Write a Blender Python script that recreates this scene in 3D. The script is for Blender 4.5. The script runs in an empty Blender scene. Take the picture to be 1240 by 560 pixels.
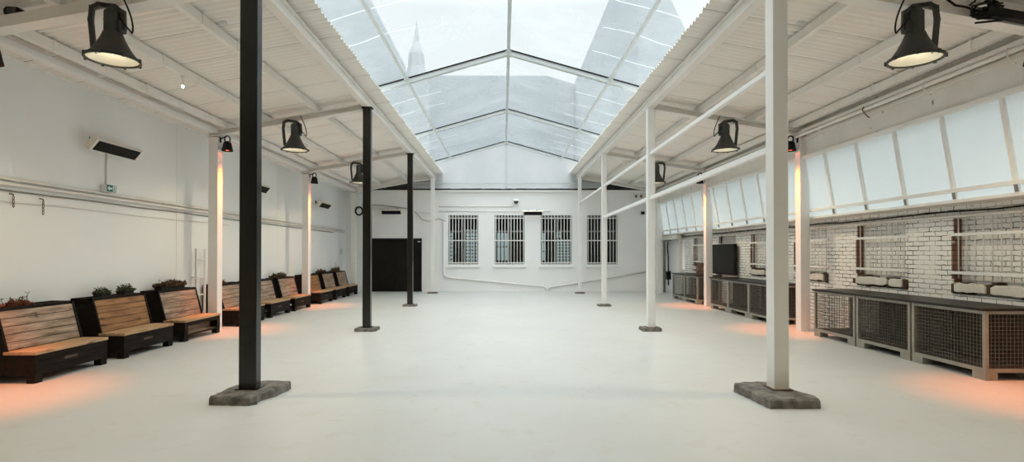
import bpy, bmesh, math, random
from mathutils import Vector, Matrix
R = math.radians
SC = bpy.context.scene
COL = SC.collection

# ------------------------------------------------------------------ camera, sky, exposure
F = 640.0
cam_d = bpy.data.cameras.new('camera')
cam_d.sensor_fit = 'HORIZONTAL'
cam_d.sensor_width = 36.0
cam_d.lens = F / 1240 * 36
cam_d.shift_x = 10.5 / 1240
cam_d.shift_y = 21.75 / 1240
cam_d.clip_end = 400
cam = bpy.data.objects.new('camera', cam_d)
COL.objects.link(cam)
cam.location = (-0.12, 0, 1.65)
cam.rotation_euler = (R(90.47), 0, 0)
SC.camera = cam

SC.view_settings.view_transform = 'Standard'
SC.view_settings.look = 'None'
SC.view_settings.gamma = 1
SC.view_settings.use_curve_mapping = False
SC.view_settings.exposure = 0.78

SKY_LOW, SKY_HIGH = 0.47, 1.76
PENDANT_W, HEAT_W = 86.0, 330.0
TENT_START = 4.7                       # skylight stops here, out of view, to darken the foreground

world = bpy.data.worlds.new('overcast_sky')
SC.world = world
world.use_nodes = True
wn, wl = world.node_tree.nodes, world.node_tree.links
wn.clear()
wo = wn.new('ShaderNodeOutputWorld')
wb = wn.new('ShaderNodeBackground')
wt = wn.new('ShaderNodeTexCoord')
ws = wn.new('ShaderNodeSeparateXYZ')
wm = wn.new('ShaderNodeMapRange')
wm.inputs['From Min'].default_value = 0.42
wm.inputs['From Max'].default_value = 0.65
wm.inputs['To Min'].default_value = SKY_LOW
wm.inputs['To Max'].default_value = SKY_HIGH
wl.new(wt.outputs['Generated'], ws.inputs[0])
wl.new(ws.outputs['Z'], wm.inputs['Value'])
wl.new(wm.outputs[0], wb.inputs['Strength'])
wb.inputs['Color'].default_value = (0.95, 0.985, 1.0, 1)
wl.new(wb.outputs[0], wo.inputs[0])

# ------------------------------------------------------------------ materials
def nodes_of(name):
    m = bpy.data.materials.new(name)
    m.use_nodes = True
    return m, m.node_tree.nodes, m.node_tree.links, m.node_tree.nodes['Principled BSDF']

def coords(n, l, stretch, use='Object'):
    t = n.new('ShaderNodeTexCoord')
    mp = n.new('ShaderNodeMapping')
    mp.inputs['Scale'].default_value = stretch
    l.new(t.outputs[use], mp.inputs[0])
    return mp.outputs[0]

def noise(n, l, vec, scale, detail=4, rough=0.6):
    t = n.new('ShaderNodeTexNoise')
    t.inputs['Scale'].default_value = scale
    t.inputs['Detail'].default_value = detail
    t.inputs['Roughness'].default_value = rough
    if vec is not None:
        l.new(vec, t.inputs['Vector'])
    return t.outputs['Fac']

def ramp(n, l, fac, stops):
    r = n.new('ShaderNodeValToRGB')
    e = r.color_ramp.elements
    while len(e) < len(stops):
        e.new(0.5)
    for k, (p, c) in enumerate(stops):
        e[k].position = p
        e[k].color = (*c, 1)
    l.new(fac, r.inputs[0])
    return r.outputs[0]

def mix(n, l, fac, a, b):
    m = n.new('ShaderNodeMix')
    m.data_type = 'RGBA'
    if isinstance(fac, float):
        m.inputs[0].default_value = fac
    else:
        l.new(fac, m.inputs[0])
    for k, v in ((6, a), (7, b)):
        if isinstance(v, tuple):
            m.inputs[k].default_value = (*v, 1)
        else:
            l.new(v, m.inputs[k])
    return m.outputs[2]

def bumped(n, l, p, fac, strength, dist=0.01):
    b = n.new('ShaderNodeBump')
    b.inputs['Strength'].default_value = strength
    b.inputs['Distance'].default_value = dist
    l.new(fac, b.inputs['Height'])
    l.new(b.outputs[0], p.inputs['Normal'])

def plain(name, c1, c2=None, scale=4.0, stretch=(1, 1, 1), rough=0.6, metal=0.0, bump=0.0, spots=None, lo=0.35, hi=0.65):
    m, n, l, p = nodes_of(name)
    p.inputs['Roughness'].default_value = rough
    p.inputs['Metallic'].default_value = metal
    v = coords(n, l, stretch)
    f = noise(n, l, v, scale)
    c = ramp(n, l, f, [(lo, c1), (hi, c2 or tuple(x * 0.9 for x in c1))])
    if spots:
        sc, th, sw, colr = spots
        f2 = noise(n, l, v, sc, 6, 0.7)
        msk = ramp(n, l, f2, [(th, (0, 0, 0)), (th + sw, (1, 1, 1))])
        c = mix(n, l, msk, c, colr)
    l.new(c, p.inputs['Base Color'])
    if bump:
        bumped(n, l, p, f, bump)
    return m

def dull(*names):
    for k in names:
        M[k].node_tree.nodes['Principled BSDF'].inputs['Specular IOR Level'].default_value = 0.12

def glow(name, c, s):
    m, n, l, p = nodes_of(name)
    p.inputs['Base Color'].default_value = (*c, 1)
    p.inputs['Emission Color'].default_value = (*c, 1)
    p.inputs['Emission Strength'].default_value = s
    return m

def sheet(name, tint, clear, trans, streak=False):
    """translucent sheet: part clear, part translucent, rest plain white"""
    m, n, l, p = nodes_of(name)
    n.remove(p)
    out = n['Material Output']
    t = n.new('ShaderNodeBsdfTransparent'); t.inputs[0].default_value = (*tint, 1)
    tl = n.new('ShaderNodeBsdfTranslucent'); tl.inputs[0].default_value = (*tint, 1)
    d = n.new('ShaderNodeBsdfDiffuse'); d.inputs[0].default_value = (0.90, 0.92, 0.92, 1)
    a = n.new('ShaderNodeMixShader'); b = n.new('ShaderNodeMixShader')
    a.inputs[0].default_value = trans
    l.new(d.outputs[0], a.inputs[1]); l.new(tl.outputs[0], a.inputs[2])
    v = coords(n, l, (1, 1, 1))
    f = noise(n, l, v, 0.7, 3)
    mr = n.new('ShaderNodeMapRange')
    mr.inputs['From Min'].default_value = 0.3; mr.inputs['From Max'].default_value = 0.7
    mr.inputs['To Min'].default_value = clear - 0.05; mr.inputs['To Max'].default_value = clear + 0.05
    l.new(f, mr.inputs[0])
    l.new(mr.outputs[0], b.inputs[0])
    l.new(a.outputs[0], b.inputs[1]); l.new(t.outputs[0], b.inputs[2])
    l.new(b.outputs[0], out.inputs[0])
    return m

def wood(name, dark, light, grain=(0.7, 1.0)):
    m, n, l, p = nodes_of(name)
    p.inputs['Roughness'].default_value = 0.6
    oi = n.new('ShaderNodeObjectInfo')
    t = n.new('ShaderNodeTexCoord')
    ad = n.new('ShaderNodeVectorMath'); ad.operation = 'ADD'
    sc = n.new('ShaderNodeVectorMath'); sc.operation = 'SCALE'
    cx = n.new('ShaderNodeCombineXYZ')
    for k in range(3):
        l.new(oi.outputs['Random'], cx.inputs[k])
    l.new(cx.outputs[0], sc.inputs[0]); sc.inputs['Scale'].default_value = 13.0
    l.new(t.outputs['Object'], ad.inputs[0]); l.new(sc.outputs[0], ad.inputs[1])
    mp = n.new('ShaderNodeMapping'); mp.inputs['Scale'].default_value = (9, 0.9, 9)
    l.new(ad.outputs[0], mp.inputs[0])
    f = noise(n, l, mp.outputs[0], 2.2, 8, 0.65)
    c = ramp(n, l, f, [(0.32, dark), (0.5, tuple((a + b) / 2 for a, b in zip(dark, light))), (0.66, light)])
    mp2 = n.new('ShaderNodeMapping'); mp2.inputs['Scale'].default_value = (5, 1.6, 6)
    l.new(ad.outputs[0], mp2.inputs[0])
    f2 = noise(n, l, mp2.outputs[0], 1.6, 5, 0.6)
    k = ramp(n, l, f2, [(0.60, (0, 0, 0)), (0.70, (1, 1, 1))])
    c = mix(n, l, k, c, tuple(x * 0.45 for x in dark))
    l.new(c, p.inputs['Base Color'])
    bumped(n, l, p, f, 0.3, 0.004)
    return m

def brick(name, face, face2, mortar, reveal, th, hole=(0.055, 0.04, 0.03)):
    """bricks laid in the Y-Z plane; paint worn away in blotches"""
    m, n, l, p = nodes_of(name)
    p.inputs['Roughness'].default_value = 0.8
    t = n.new('ShaderNodeTexCoord')
    s = n.new('ShaderNodeSeparateXYZ'); l.new(t.outputs['Object'], s.inputs[0])
    ad = n.new('ShaderNodeMath'); ad.operation = 'ADD'
    l.new(s.outputs['X'], ad.inputs[0]); l.new(s.outputs['Y'], ad.inputs[1])
    cb = n.new('ShaderNodeCombineXYZ')
    l.new(ad.outputs[0], cb.inputs[0]); l.new(s.outputs['Z'], cb.inputs[1])
    wob = noise(n, l, cb.outputs[0], 9, 3)
    wv = n.new('ShaderNodeVectorMath'); wv.operation = 'SCALE'; wv.inputs['Scale'].default_value = 0.045
    l.new(wob, wv.inputs[0])
    va = n.new('ShaderNodeVectorMath'); va.operation = 'ADD'
    l.new(cb.outputs[0], va.inputs[0]); l.new(wv.outputs[0], va.inputs[1])
    b = n.new('ShaderNodeTexBrick')
    b.inputs['Scale'].default_value = 1.0
    b.inputs['Brick Width'].default_value = 0.235
    b.inputs['Row Height'].default_value = 0.078
    b.inputs['Mortar Size'].default_value = 0.008
    b.inputs['Mortar Smooth'].default_value = 0.4
    b.inputs['Color1'].default_value = (*face, 1)
    b.inputs['Color2'].default_value = (*face2, 1)
    b.inputs['Mortar'].default_value = (*mortar, 1)
    l.new(va.outputs[0], b.inputs['Vector'])
    f = noise(n, l, cb.outputs[0], 4.0, 7, 0.72)
    worn = ramp(n, l, f, [(th, (0, 0, 0)), (th + 0.025, (1, 1, 1))])
    c = mix(n, l, worn, b.outputs['Color'], reveal)
    # crumbled mortar: dark joints in patches
    f3 = noise(n, l, cb.outputs[0], 2.2, 5, 0.6)
    jm = ramp(n, l, f3, [(0.40, (0, 0, 0)), (0.56, (1, 1, 1))])
    mm = n.new('ShaderNodeMath'); mm.operation = 'MULTIPLY'
    l.new(b.outputs['Fac'], mm.inputs[0]); l.new(jm, mm.inputs[1])
    c = mix(n, l, mm.outputs[0], c, hole)
    l.new(c, p.inputs['Base Color'])
    inv = n.new('ShaderNodeMath'); inv.operation = 'SUBTRACT'; inv.inputs[0].default_value = 1
    l.new(b.outputs['Fac'], inv.inputs[1])
    bumped(n, l, p, inv.outputs[0], 0.6, 0.012)
    return m

M = {}
M['plaster'] = plain('white_plaster', (0.91, 0.925, 0.915), (0.88, 0.895, 0.885), 0.6, (1, 1, 0.5), 0.75, spots=(3.0, 0.74, 0.06, (0.62, 0.59, 0.53)))
M['plaster_back'] = plain('white_back_wall_paint', (0.93, 0.935, 0.925), (0.90, 0.905, 0.895), 0.8, (1, 1, 1), 0.7, bump=0.15)
M['plaster_dim'] = plain('cream_plaster', (0.66, 0.52, 0.38), (0.60, 0.47, 0.34), 0.8, (1, 1, 1), 0.8)
M['steel_white'] = plain('white_painted_steel', (0.88, 0.86, 0.81), (0.84, 0.82, 0.77), 3.0, (1, 1, 0.4), 0.45, spots=(6.0, 0.675, 0.015, (0.30, 0.20, 0.13)))
M['steel_clean'] = plain('white_paint', (0.88, 0.87, 0.84), (0.85, 0.84, 0.81), 4.0, (1, 1, 1), 0.5)
M['steel_black'] = plain('black_painted_steel', (0.006, 0.005, 0.0035), (0.009, 0.008, 0.006), 5.0, (1, 1, 0.5), 0.2)
M['fascia'] = plain('peeling_cream_paint', (0.84, 0.82, 0.76), (0.78, 0.75, 0.68), 2.5, (1, 1, 1), 0.7, spots=(3.2, 0.655, 0.015, (0.20, 0.14, 0.10)))
M['tin'] = plain('white_corrugated_sheet', (0.93, 0.905, 0.85), (0.90, 0.87, 0.815), 1.5, (1, 1, 1), 0.55, spots=(5.0, 0.74, 0.05, (0.55, 0.50, 0.42)))
M['tin_joint'] = plain('dark_sheet_joint', (0.30, 0.26, 0.21), (0.62, 0.57, 0.50), 2.0, (1, 1, 1), 0.8)
M['concrete'] = plain('rough_concrete', (0.26, 0.24, 0.205), (0.10, 0.09, 0.08), 9.0, (1, 1, 1), 0.9, bump=0.8)
M['alu'] = plain('aluminium_frame', (0.64, 0.68, 0.68), (0.58, 0.62, 0.62), 3.0, (1, 1, 1), 0.4, metal=0.2)
M['dark_gap'] = plain('painted_gap_shade', (0.03, 0.03, 0.03), (0.06, 0.06, 0.055), 3.0)
M['film'] = sheet('skylight_film', (0.93, 0.985, 0.995), 0.74, 0.55)
M['gable_film'] = sheet('gable_film', (0.97, 0.99, 0.99), 0.20, 0.75)
M['streak'] = sheet('pale_streak', (0.97, 0.99, 0.99), 0.45, 0.8)
M['milk_glass'] = sheet('milky_glazing', (0.55, 0.62, 0.62), 0.15, 0.60)
M['black_matt'] = plain('black_matt_metal', (0.012, 0.012, 0.011), (0.02, 0.02, 0.018), 6.0, (1, 1, 1), 0.5)
M['lamp_grey'] = plain('dark_grey_cast_metal', (0.035, 0.035, 0.03), (0.05, 0.05, 0.045), 8.0, (1, 1, 1), 0.5)
M['white_enamel'] = plain('white_enamel', (0.85, 0.80, 0.70), (0.82, 0.77, 0.68), 3.0, (1, 1, 1), 0.3)
M['bulb'] = glow('warm_bulb', (1.0, 0.87, 0.70), 5.0)
M['spark'] = glow('small_bulb', (1.0, 0.88, 0.70), 12.0)
M['heat'] = glow('heat_bulb', (1.0, 0.16, 0.05), 5.0)
M['wood_pale'] = wood('weathered_planks', (0.13, 0.075, 0.045), (0.50, 0.38, 0.28))
M['wood_orange'] = wood('varnished_planks', (0.17, 0.075, 0.025), (0.42, 0.21, 0.08))
M['wood_seat'] = wood('pale_pine_seat', (0.36, 0.20, 0.10), (0.58, 0.39, 0.22))
M['wood_dark'] = wood('dark_stained_wood', (0.006, 0.0045, 0.0035), (0.018, 0.013, 0.010))
M['soil'] = plain('soil', (0.03, 0.02, 0.014), (0.05, 0.035, 0.025), 20.0, rough=0.95, bump=1.0)
M['leaf_red'] = plain('dry_red_foliage', (0.34, 0.10, 0.05), (0.16, 0.07, 0.04), 30.0, rough=0.7)
M['leaf_brown'] = plain('brown_foliage', (0.13, 0.06, 0.03), (0.06, 0.05, 0.02), 30.0, rough=0.7)
M['leaf_green'] = plain('green_foliage', (0.035, 0.05, 0.018), (0.07, 0.075, 0.03), 30.0, rough=0.6)
M['pot'] = plain('dark_plastic_pot', (0.02, 0.018, 0.016), (0.03, 0.027, 0.024), 5.0, rough=0.6)
M['galv'] = plain('grey_green_steel', (0.36, 0.35, 0.30), (0.30, 0.29, 0.245), 6.0, (1, 1, 1), 0.5, metal=0.2, spots=(9.0, 0.72, 0.04, (0.16, 0.11, 0.07)))
M['wire'] = plain('mesh_wire', (0.17, 0.165, 0.14), (0.13, 0.12, 0.10), 6.0, (1, 1, 1), 0.5, metal=0.3)
M['deck'] = plain('dark_deck_board', (0.09, 0.065, 0.05), (0.05, 0.04, 0.032), 4.0, (6, 1, 1), 0.7)
M['dark_backing'] = plain('dark_cage_backing', (0.075, 0.058, 0.044), (0.045, 0.036, 0.028), 5.0, (1, 1, 9), 0.8)
M['worktop'] = plain('black_worktop', (0.022, 0.022, 0.02), (0.035, 0.034, 0.03), 3.0, (1, 1, 1), 0.4)
M['brick_white'] = brick('white_painted_brick', (0.93, 0.92, 0.88), (0.90, 0.885, 0.84), (0.74, 0.70, 0.63), (0.24, 0.13, 0.085), 0.665)
M['brick_infill'] = brick('whitewashed_infill_brick', (0.92, 0.91, 0.87), (0.89, 0.875, 0.83), (0.78, 0.74, 0.68), (0.50, 0.45, 0.38), 0.70, (0.25, 0.21, 0.17))
M['brick_raw'] = brick('bare_brown_brick', (0.22, 0.10, 0.065), (0.30, 0.16, 0.11), (0.10, 0.07, 0.05), (0.62, 0.58, 0.52), 0.60)
M['sill_raw'] = plain('dark_broken_sill', (0.10, 0.055, 0.035), (0.04, 0.028, 0.02), 7.0, (1, 1, 1), 0.9, bump=0.6, spots=(5.0, 0.62, 0.03, (0.40, 0.36, 0.31)))
M['stone'] = plain('whitewashed_stone', (0.78, 0.75, 0.68), (0.66, 0.62, 0.54), 5.0, (1, 1, 1), 0.8, bump=0.3)
M['black_screen'] = plain('black_panel', (0.010, 0.009, 0.008), (0.016, 0.014, 0.012), 2.0, rough=0.35)
M['pipe'] = plain('white_conduit', (0.85, 0.83, 0.78), (0.79, 0.77, 0.72), 5.0, rough=0.5)
M['pipe_grey'] = plain('grey_pipe', (0.30, 0.29, 0.26), (0.20, 0.19, 0.17), 5.0, rough=0.6)
M['cable'] = plain('black_cable', (0.015, 0.014, 0.013), (0.02, 0.02, 0.018), 5.0, rough=0.5)
M['rust'] = plain('rusty_iron', (0.20, 0.12, 0.07), (0.08, 0.05, 0.035), 9.0, rough=0.8)
M['green'] = plain('sign_green', (0.0, 0.17, 0.13), (0.0, 0.16, 0.125), 2.0, rough=0.4)
M['sign_white'] = plain('sign_white', (0.80, 0.86, 0.84), (0.78, 0.84, 0.82), 2.0, rough=0.4)
M['house'] = plain('grey_render', (0.34, 0.385, 0.41), (0.30, 0.345, 0.375), 0.2, rough=0.9)
M['slate'] = plain('slate_roof', (0.42, 0.46, 0.48), (0.38, 0.42, 0.44), 0.4, rough=0.8)
M['ground'] = plain('yard_ground', (0.35, 0.34, 0.32), (0.28, 0.27, 0.25), 0.5, rough=0.9)
M['room_dark'] = plain('dark_back_room', (0.018, 0.020, 0.020), (0.03, 0.032, 0.032), 1.0, rough=0.9)
M['far_pane'] = glow('daylit_far_pane', (0.62, 0.72, 0.72), 0.32)

m, n, l, p = nodes_of('dark_window_glass')
n.remove(p)
gg = n.new('ShaderNodeBsdfGlossy'); gg.inputs['Roughness'].default_value = 0.04
gt = n.new('ShaderNodeBsdfTransparent'); gt.inputs[0].default_value = (0.8, 0.86, 0.86, 1)
gx = n.new('ShaderNodeMixShader'); gx.inputs[0].default_value = 0.03
l.new(gt.outputs[0], gx.inputs[1]); l.new(gg.outputs[0], gx.inputs[2]); l.new(gx.outputs[0], n['Material Output'].inputs[0])
M['glass'] = m

# floor: pale painted screed, worn and scuffed
m, n, l, p = nodes_of('pale_painted_screed')
v = coords(n, l, (1, 1, 1))
f1 = noise(n, l, v, 0.55, 5, 0.6)
c = ramp(n, l, f1, [(0.3, (0.665, 0.68, 0.665)), (0.7, (0.62, 0.625, 0.60))])
f2 = noise(n, l, v, 3.2, 7, 0.7)
k2 = ramp(n, l, f2, [(0.54, (0, 0, 0)), (0.74, (1, 1, 1))])
c = mix(n, l, k2, c, (0.60, 0.575, 0.52))
v2 = coords(n, l, (0.7, 2.6, 1))
f3 = noise(n, l, v2, 1.8, 8, 0.75)
k3 = ramp(n, l, f3, [(0.635, (0, 0, 0)), (0.69, (1, 1, 1))])
c = mix(n, l, k3, c, (0.52, 0.49, 0.44))
l.new(c, p.inputs['Base Color'])
p.inputs['Roughness'].default_value = 0.42
bumped(n, l, p, f2, 0.08, 0.004)
M['floor'] = m

dull('black_matt', 'cable', 'black_screen', 'wood_dark', 'pot', 'worktop', 'dark_backing', 'dark_gap')

# ------------------------------------------------------------------ mesh builder
class MB:
    def __init__(self):
        self.v, self.f, self.mi, self.sm = [], [], [], []
    def add(self, vs, fs, mi=0, smooth=False):
        o = len(self.v)
        self.v += [tuple(x) for x in vs]
        self.f += [tuple(i + o for i in q) for q in fs]
        self.mi += [mi] * len(fs)
        self.sm += [smooth] * len(fs)
        return self
    def box(self, x0, x1, y0, y1, z0, z1, mi=0, mx=None):
        vs = [(x, y, z) for z in (z0, z1) for y in (y0, y1) for x in (x0, x1)]
        if mx is not None:
            vs = [mx @ Vector(q) for q in vs]
        return self.add(vs, [(0, 2, 3, 1), (4, 5, 7, 6), (0, 1, 5, 4), (2, 6, 7, 3), (0, 4, 6, 2), (1, 3, 7, 5)], mi)
    def prism(self, poly, a, b, axis='z', mi=0):
        """poly extruded along an axis. z: (x,y); y: (x,z); x: (y,z)"""
        n_ = len(poly)
        def P(q, t):
            return (q[0], q[1], t) if axis == 'z' else ((q[0], t, q[1]) if axis == 'y' else (t, q[0], q[1]))
        vs = [P(q, a) for q in poly] + [P(q, b) for q in poly]
        fs = [tuple(range(n_))[::-1], tuple(range(n_, 2 * n_))]
        fs += [(i, (i + 1) % n_, n_ + (i + 1) % n_, n_ + i) for i in range(n_)]
        return self.add(vs, fs, mi)
    def bar(self, a, b, w, h, mi=0, up=(0, 0, 1)):
        a, b = Vector(a), Vector(b)
        d = (b - a).normalized()
        s = d.cross(Vector(up))
        if s.length < 1e-4:
            s = Vector((1, 0, 0))
        s.normalize()
        u = s.cross(d)
        vs = []
        for q in (a, b):
            for i, j in ((-1, -1), (1, -1), (1, 1), (-1, 1)):
                vs.append(q + s * (i * w / 2) + u * (j * h / 2))
        return self.add(vs, [(3, 2, 1, 0), (4, 5, 6, 7), (0, 1, 5, 4), (1, 2, 6, 5), (2, 3, 7, 6), (3, 0, 4, 7)], mi)
    def tube(self, pts, r, n_=8, mi=0, cap=True):
        pts = [Vector(q) for q in pts]
        rings = []
        prev = None
        for i, q in enumerate(pts):
            d = (pts[min(i + 1, len(pts) - 1)] - pts[max(i - 1, 0)]).normalized()
            if prev is None:
                s = d.cross(Vector((0, 0, 1)))
                if s.length < 1e-3:
                    s = d.cross(Vector((0, 1, 0)))
            else:
                s = prev - d * prev.dot(d)
            s.normalize(); prev = s
            u = d.cross(s)
            rings.append([q + s * (r * math.cos(2 * math.pi * k / n_)) + u * (r * math.sin(2 * math.pi * k / n_)) for k in range(n_)])
        vs = [q for rg in rings for q in rg]
        fs = []
        for i in range(len(rings) - 1):
            for k in range(n_):
                a, b = i * n_ + k, i * n_ + (k + 1) % n_
                fs.append((a, b, b + n_, a + n_))
        self.add(vs, fs, mi, True)
        if cap:
            o = len(self.v) - len(vs)
            self.f += [tuple(o + k for k in range(n_))[::-1], tuple(o + len(vs) - n_ + k for k in range(n_))]
            self.mi += [mi, mi]; self.sm += [False, False]
        return self
    def lathe(self, prof, n_=32, mi=0, mx=None, smooth=True, close=False):
        vs = []
        for r, z in prof:
            for k in range(n_):
                a = 2 * math.pi * k / n_
                q = Vector((r * math.cos(a), r * math.sin(a), z))
                vs.append(mx @ q if mx is not None else q)
        fs = []
        m_ = len(prof)
        for i in range(m_ if close else m_ - 1):
            j = (i + 1) % m_
            for k in range(n_):
                k2 = (k + 1) % n_
                fs.append((i * n_ + k, i * n_ + k2, j * n_ + k2, j * n_ + k))
        return self.add(vs, fs, mi, smooth)
    def build(self, name, mats, parent=None, bevel=0.0, loc=None):
        me = bpy.data.meshes.new(name)
        me.from_pydata(self.v, [], self.f)
        for mt in (mats if isinstance(mats, (list, tuple)) else [mats]):
            me.materials.append(mt)
        me.polygons.foreach_set('material_index', self.mi)
        me.polygons.foreach_set('use_smooth', self.sm)
        me.update()
        o = bpy.data.objects.new(name, me)
        COL.objects.link(o)
        if parent is not None:
            o.parent = parent
        if loc is not None:
            o.location = loc
        if bevel:
            b = o.modifiers.new('bevel', 'BEVEL')
            b.width = bevel; b.segments = 2; b.limit_method = 'ANGLE'
        return o

def tag(o, label, cat, group=None):
    o['label'] = label
    o['category'] = cat
    if group:
        o['group'] = group
    return o

def thing(name, label, cat, loc=(0, 0, 0), rz=0.0, group=None):
    o = bpy.data.objects.new(name, None)
    o.empty_display_size = 0.2
    COL.objects.link(o)
    o.location = loc
    o.rotation_euler = (0, 0, rz)
    return tag(o, label, cat, group)

def struct(o):
    o['kind'] = 'structure'
    return o

def copy_tree(o, parent=None):
    c = o.copy()
    COL.objects.link(c)
    if parent is not None:
        c.parent = parent
    for ch in list(o.children):
        copy_tree(ch, c)
    return c

def roof(x):
    return 5.0 - 0.18 * (abs(x) - 3.05)

# ------------------------------------------------------------------ room shell
Y0, YB = -3.5, 22.7
XL, XR = -6.9, 6.9
BAYS = [0.88, 6.08, 11.30, 16.52, 21.74]

struct(MB().box(-7.3, 7.3, Y0 - 0.2, YB + 0.3, -0.2, 0.0).build('floor', M['floor']))
struct(MB().box(XL - 0.2, XL, Y0 - 0.2, YB + 0.2, 0, 4.34).build('wall_left', M['plaster']))
struct(MB().box(-7.1, 7.1, Y0 - 0.2, Y0, 0, 4.32).build('wall_front', M['plaster_dim']))
struct(MB().prism([(-7.1, 4.32), (7.1, 4.32), (3.05, 5.05), (3.05, 6.4), (-3.05, 6.4), (-3.05, 5.05)], Y0 - 0.2, Y0, 'y').build('wall_front', M['plaster_dim']))
struct(MB().box(-150, 150, -60, 200, -0.4, -0.21).build('ground', M['ground']))

# vertical panel seams on the left wall
sm = MB()
for y in (10.95, 15.8):
    sm.box(XL, XL + 0.006, y, y + 0.012, 0.0, 4.3)
struct(sm.build('trim_1', M['plaster']))

# back wall with four window openings and a door opening
WX = [(-2.48, -1.20), (-0.49, 0.79), (1.49, 2.82), (3.48, 4.79)]
WZ = (1.17, 3.29)
DX = (-5.86, -3.62)
bw = MB()
bw.box(-7.1, 7.1, YB, YB + 0.3, WZ[1], 4.38)
bw.box(-7.1, DX[0], YB, YB + 0.3, 0, WZ[1])
bw.box(DX[0], DX[1], YB, YB + 0.3, 2.29, WZ[1])
xs = [DX[1]] + [q for w in WX for q in w] + [7.1]
for i in range(0, len(xs), 2):
    bw.box(xs[i], xs[i + 1], YB, YB + 0.3, 0, WZ[1])
for a, b in WX:
    bw.box(a, b, YB, YB + 0.3, 0, WZ[0])
struct(bw.build('wall_back', M['plaster_back']))
# coping strip; dark strip and sheets put in for the shade above the wall
struct(MB().box(-7.0, 7.0, YB - 0.05, YB + 0.02, 4.27, 4.36).build('trim_2', M['plaster_back'], bevel=0.01))
rag = MB()
random.seed(4)
for k in range(60):
    x = -6.6 + 13.2 * k / 60
    rag.box(x, x + 0.23, YB - 0.02, YB + 0.1, 4.375, 4.40 + random.random() * 0.06)
struct(rag.build('gap_shade_strip', M['dark_gap']))
for s in (-1, 1):
    poly = [(s * 2.75, 4.38), (s * 7.0, 4.38), (s * 7.0, 4.40), (s * 2.75, 5.07)]
    struct(MB().prism(poly, YB + 0.05, YB + 0.10, 'y').build('gap_shade_sheet', M['dark_gap']))
# low strip at the foot of the back wall
struct(MB().box(-3.5, 6.9, YB - 0.038, YB, 0, 0.05).build('baseboard_back', M['plaster_back'], bevel=0.008))

# dark room behind the barred windows
dr = MB()
dr.box(-7, 7, YB + 1.6, YB + 1.7, 0, 4.3)
dr.box(-7, 7, YB + 0.3, YB + 1.7, 3.9, 4.0)
dr.box(-7, 7, YB + 0.3, YB + 1.7, 0.2, 0.3)
dr.box(-7.1, -7, YB + 0.3, YB + 1.7, 0, 4)
dr.box(7, 7.1, YB + 0.3, YB + 1.7, 0, 4)
struct(dr.build('wall_back_room', M['room_dark']))

def far_panes(x0, x1, z0, z1, nx, nz):
    g = MB()
    dx, dz = (x1 - x0) / nx, (z1 - z0) / nz
    for i in range(nx):
        for j in range(nz):
            g.box(x0 + i * dx + 0.02, x0 + (i + 1) * dx - 0.02, YB + 1.5, YB + 1.55, z0 + j * dz + 0.02, z0 + (j + 1) * dz - 0.02)
    return struct(g.build('window_6', M['far_pane']))
far_panes(-1.85, -1.2, 1.15, 2.75, 3, 10)
far_panes(-2.6, -2.42, 1.2, 2.6, 1, 8)
far_panes(-0.42, 0.1, 1.3, 2.6, 3, 2)
far_panes(2.32, 2.92, 1.2, 2.3, 4, 8)
far_panes(2.3, 2.55, 2.35, 2.7, 2, 2)
far_panes(1.55, 1.8, 1.3, 2.6, 1, 3)

for i, (a, b) in enumerate(WX):
    w = bpy.data.objects.new('window_%d' % (i + 1), None)
    COL.objects.link(w)
    w.location = ((a + b) / 2, YB, WZ[0])
    struct(w)
    hw, hh = (b - a) / 2, WZ[1] - WZ[0]
    fr = MB()
    fr.box(-hw, -hw + 0.06, 0.14, 0.20, 0, hh).box(hw - 0.06, hw, 0.14, 0.20, 0, hh)
    fr.box(-hw, hw, 0.14, 0.20, 0, 0.06).box(-hw, hw, 0.14, 0.20, hh - 0.06, hh)
    fr.box(-hw, hw, 0.14, 0.20, hh * 0.66, hh * 0.66 + 0.06).box(-0.03, 0.03, 0.14, 0.20, 0, hh)
    fr.build('frame', M['pipe_grey'], w)
    MB().box(-hw + 0.05, hw - 0.05, 0.165, 0.175, 0.05, hh - 0.05).build('glass', M['glass'], w)
    gr = MB()
    nb = 10
    for k in range(nb):
        x = -hw + 0.05 + (2 * hw - 0.1) * k / (nb - 1)
        gr.tube([(x, 0.02, 0.0), (x, 0.02, hh - 0.01)], 0.016, 6)
    for z in (0.07, hh * 0.485, hh - 0.13):
        gr.box(-hw, hw, -0.006, 0.012, z - 0.02, z + 0.02)
    gr.build('grille', M['steel_clean'], w)
    MB().box(-hw - 0.07, hw + 0.07, -0.07, 0.0, -0.13, -0.02).build('sill', M['plaster_back'], w, bevel=0.012)

d = bpy.data.objects.new('door_1', None); COL.objects.link(d); struct(d)
d.location = ((DX[0] + DX[1]) / 2, YB, 0)
hw = (DX[1] - DX[0]) / 2
fr = MB().box(-hw, -hw + 0.05, -0.02, 0.12, 0, 2.29).box(hw - 0.05, hw, -0.02, 0.12, 0, 2.29).box(-hw, hw, -0.02, 0.12, 2.24, 2.29)
fr.build('frame', M['black_matt'], d)
for s in (-1, 1):
    lf = MB().box(min(0.004 * s, s * (hw - 0.055)), max(0.004 * s, s * (hw - 0.055)), 0.01, 0.06, 0.01, 2.235).build('leaf', M['black_screen'], d, bevel=0.006)
    MB().box(s * 0.10 - 0.01, s * 0.10 + 0.01, -0.045, -0.025, 0.95, 1.15).box(s * 0.10 - 0.008, s * 0.10 + 0.008, -0.03, 0.012, 0.97, 0.99).box(s * 0.10 - 0.008, s * 0.10 + 0.008, -0.03, 0.012, 1.11, 1.13).build('handle', M['black_matt'], lf)
MB().box(hw - 0.17, hw - 0.06, -0.026, -0.018, 2.13, 2.17).build('name_plate', M['sign_white'], d)

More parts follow.
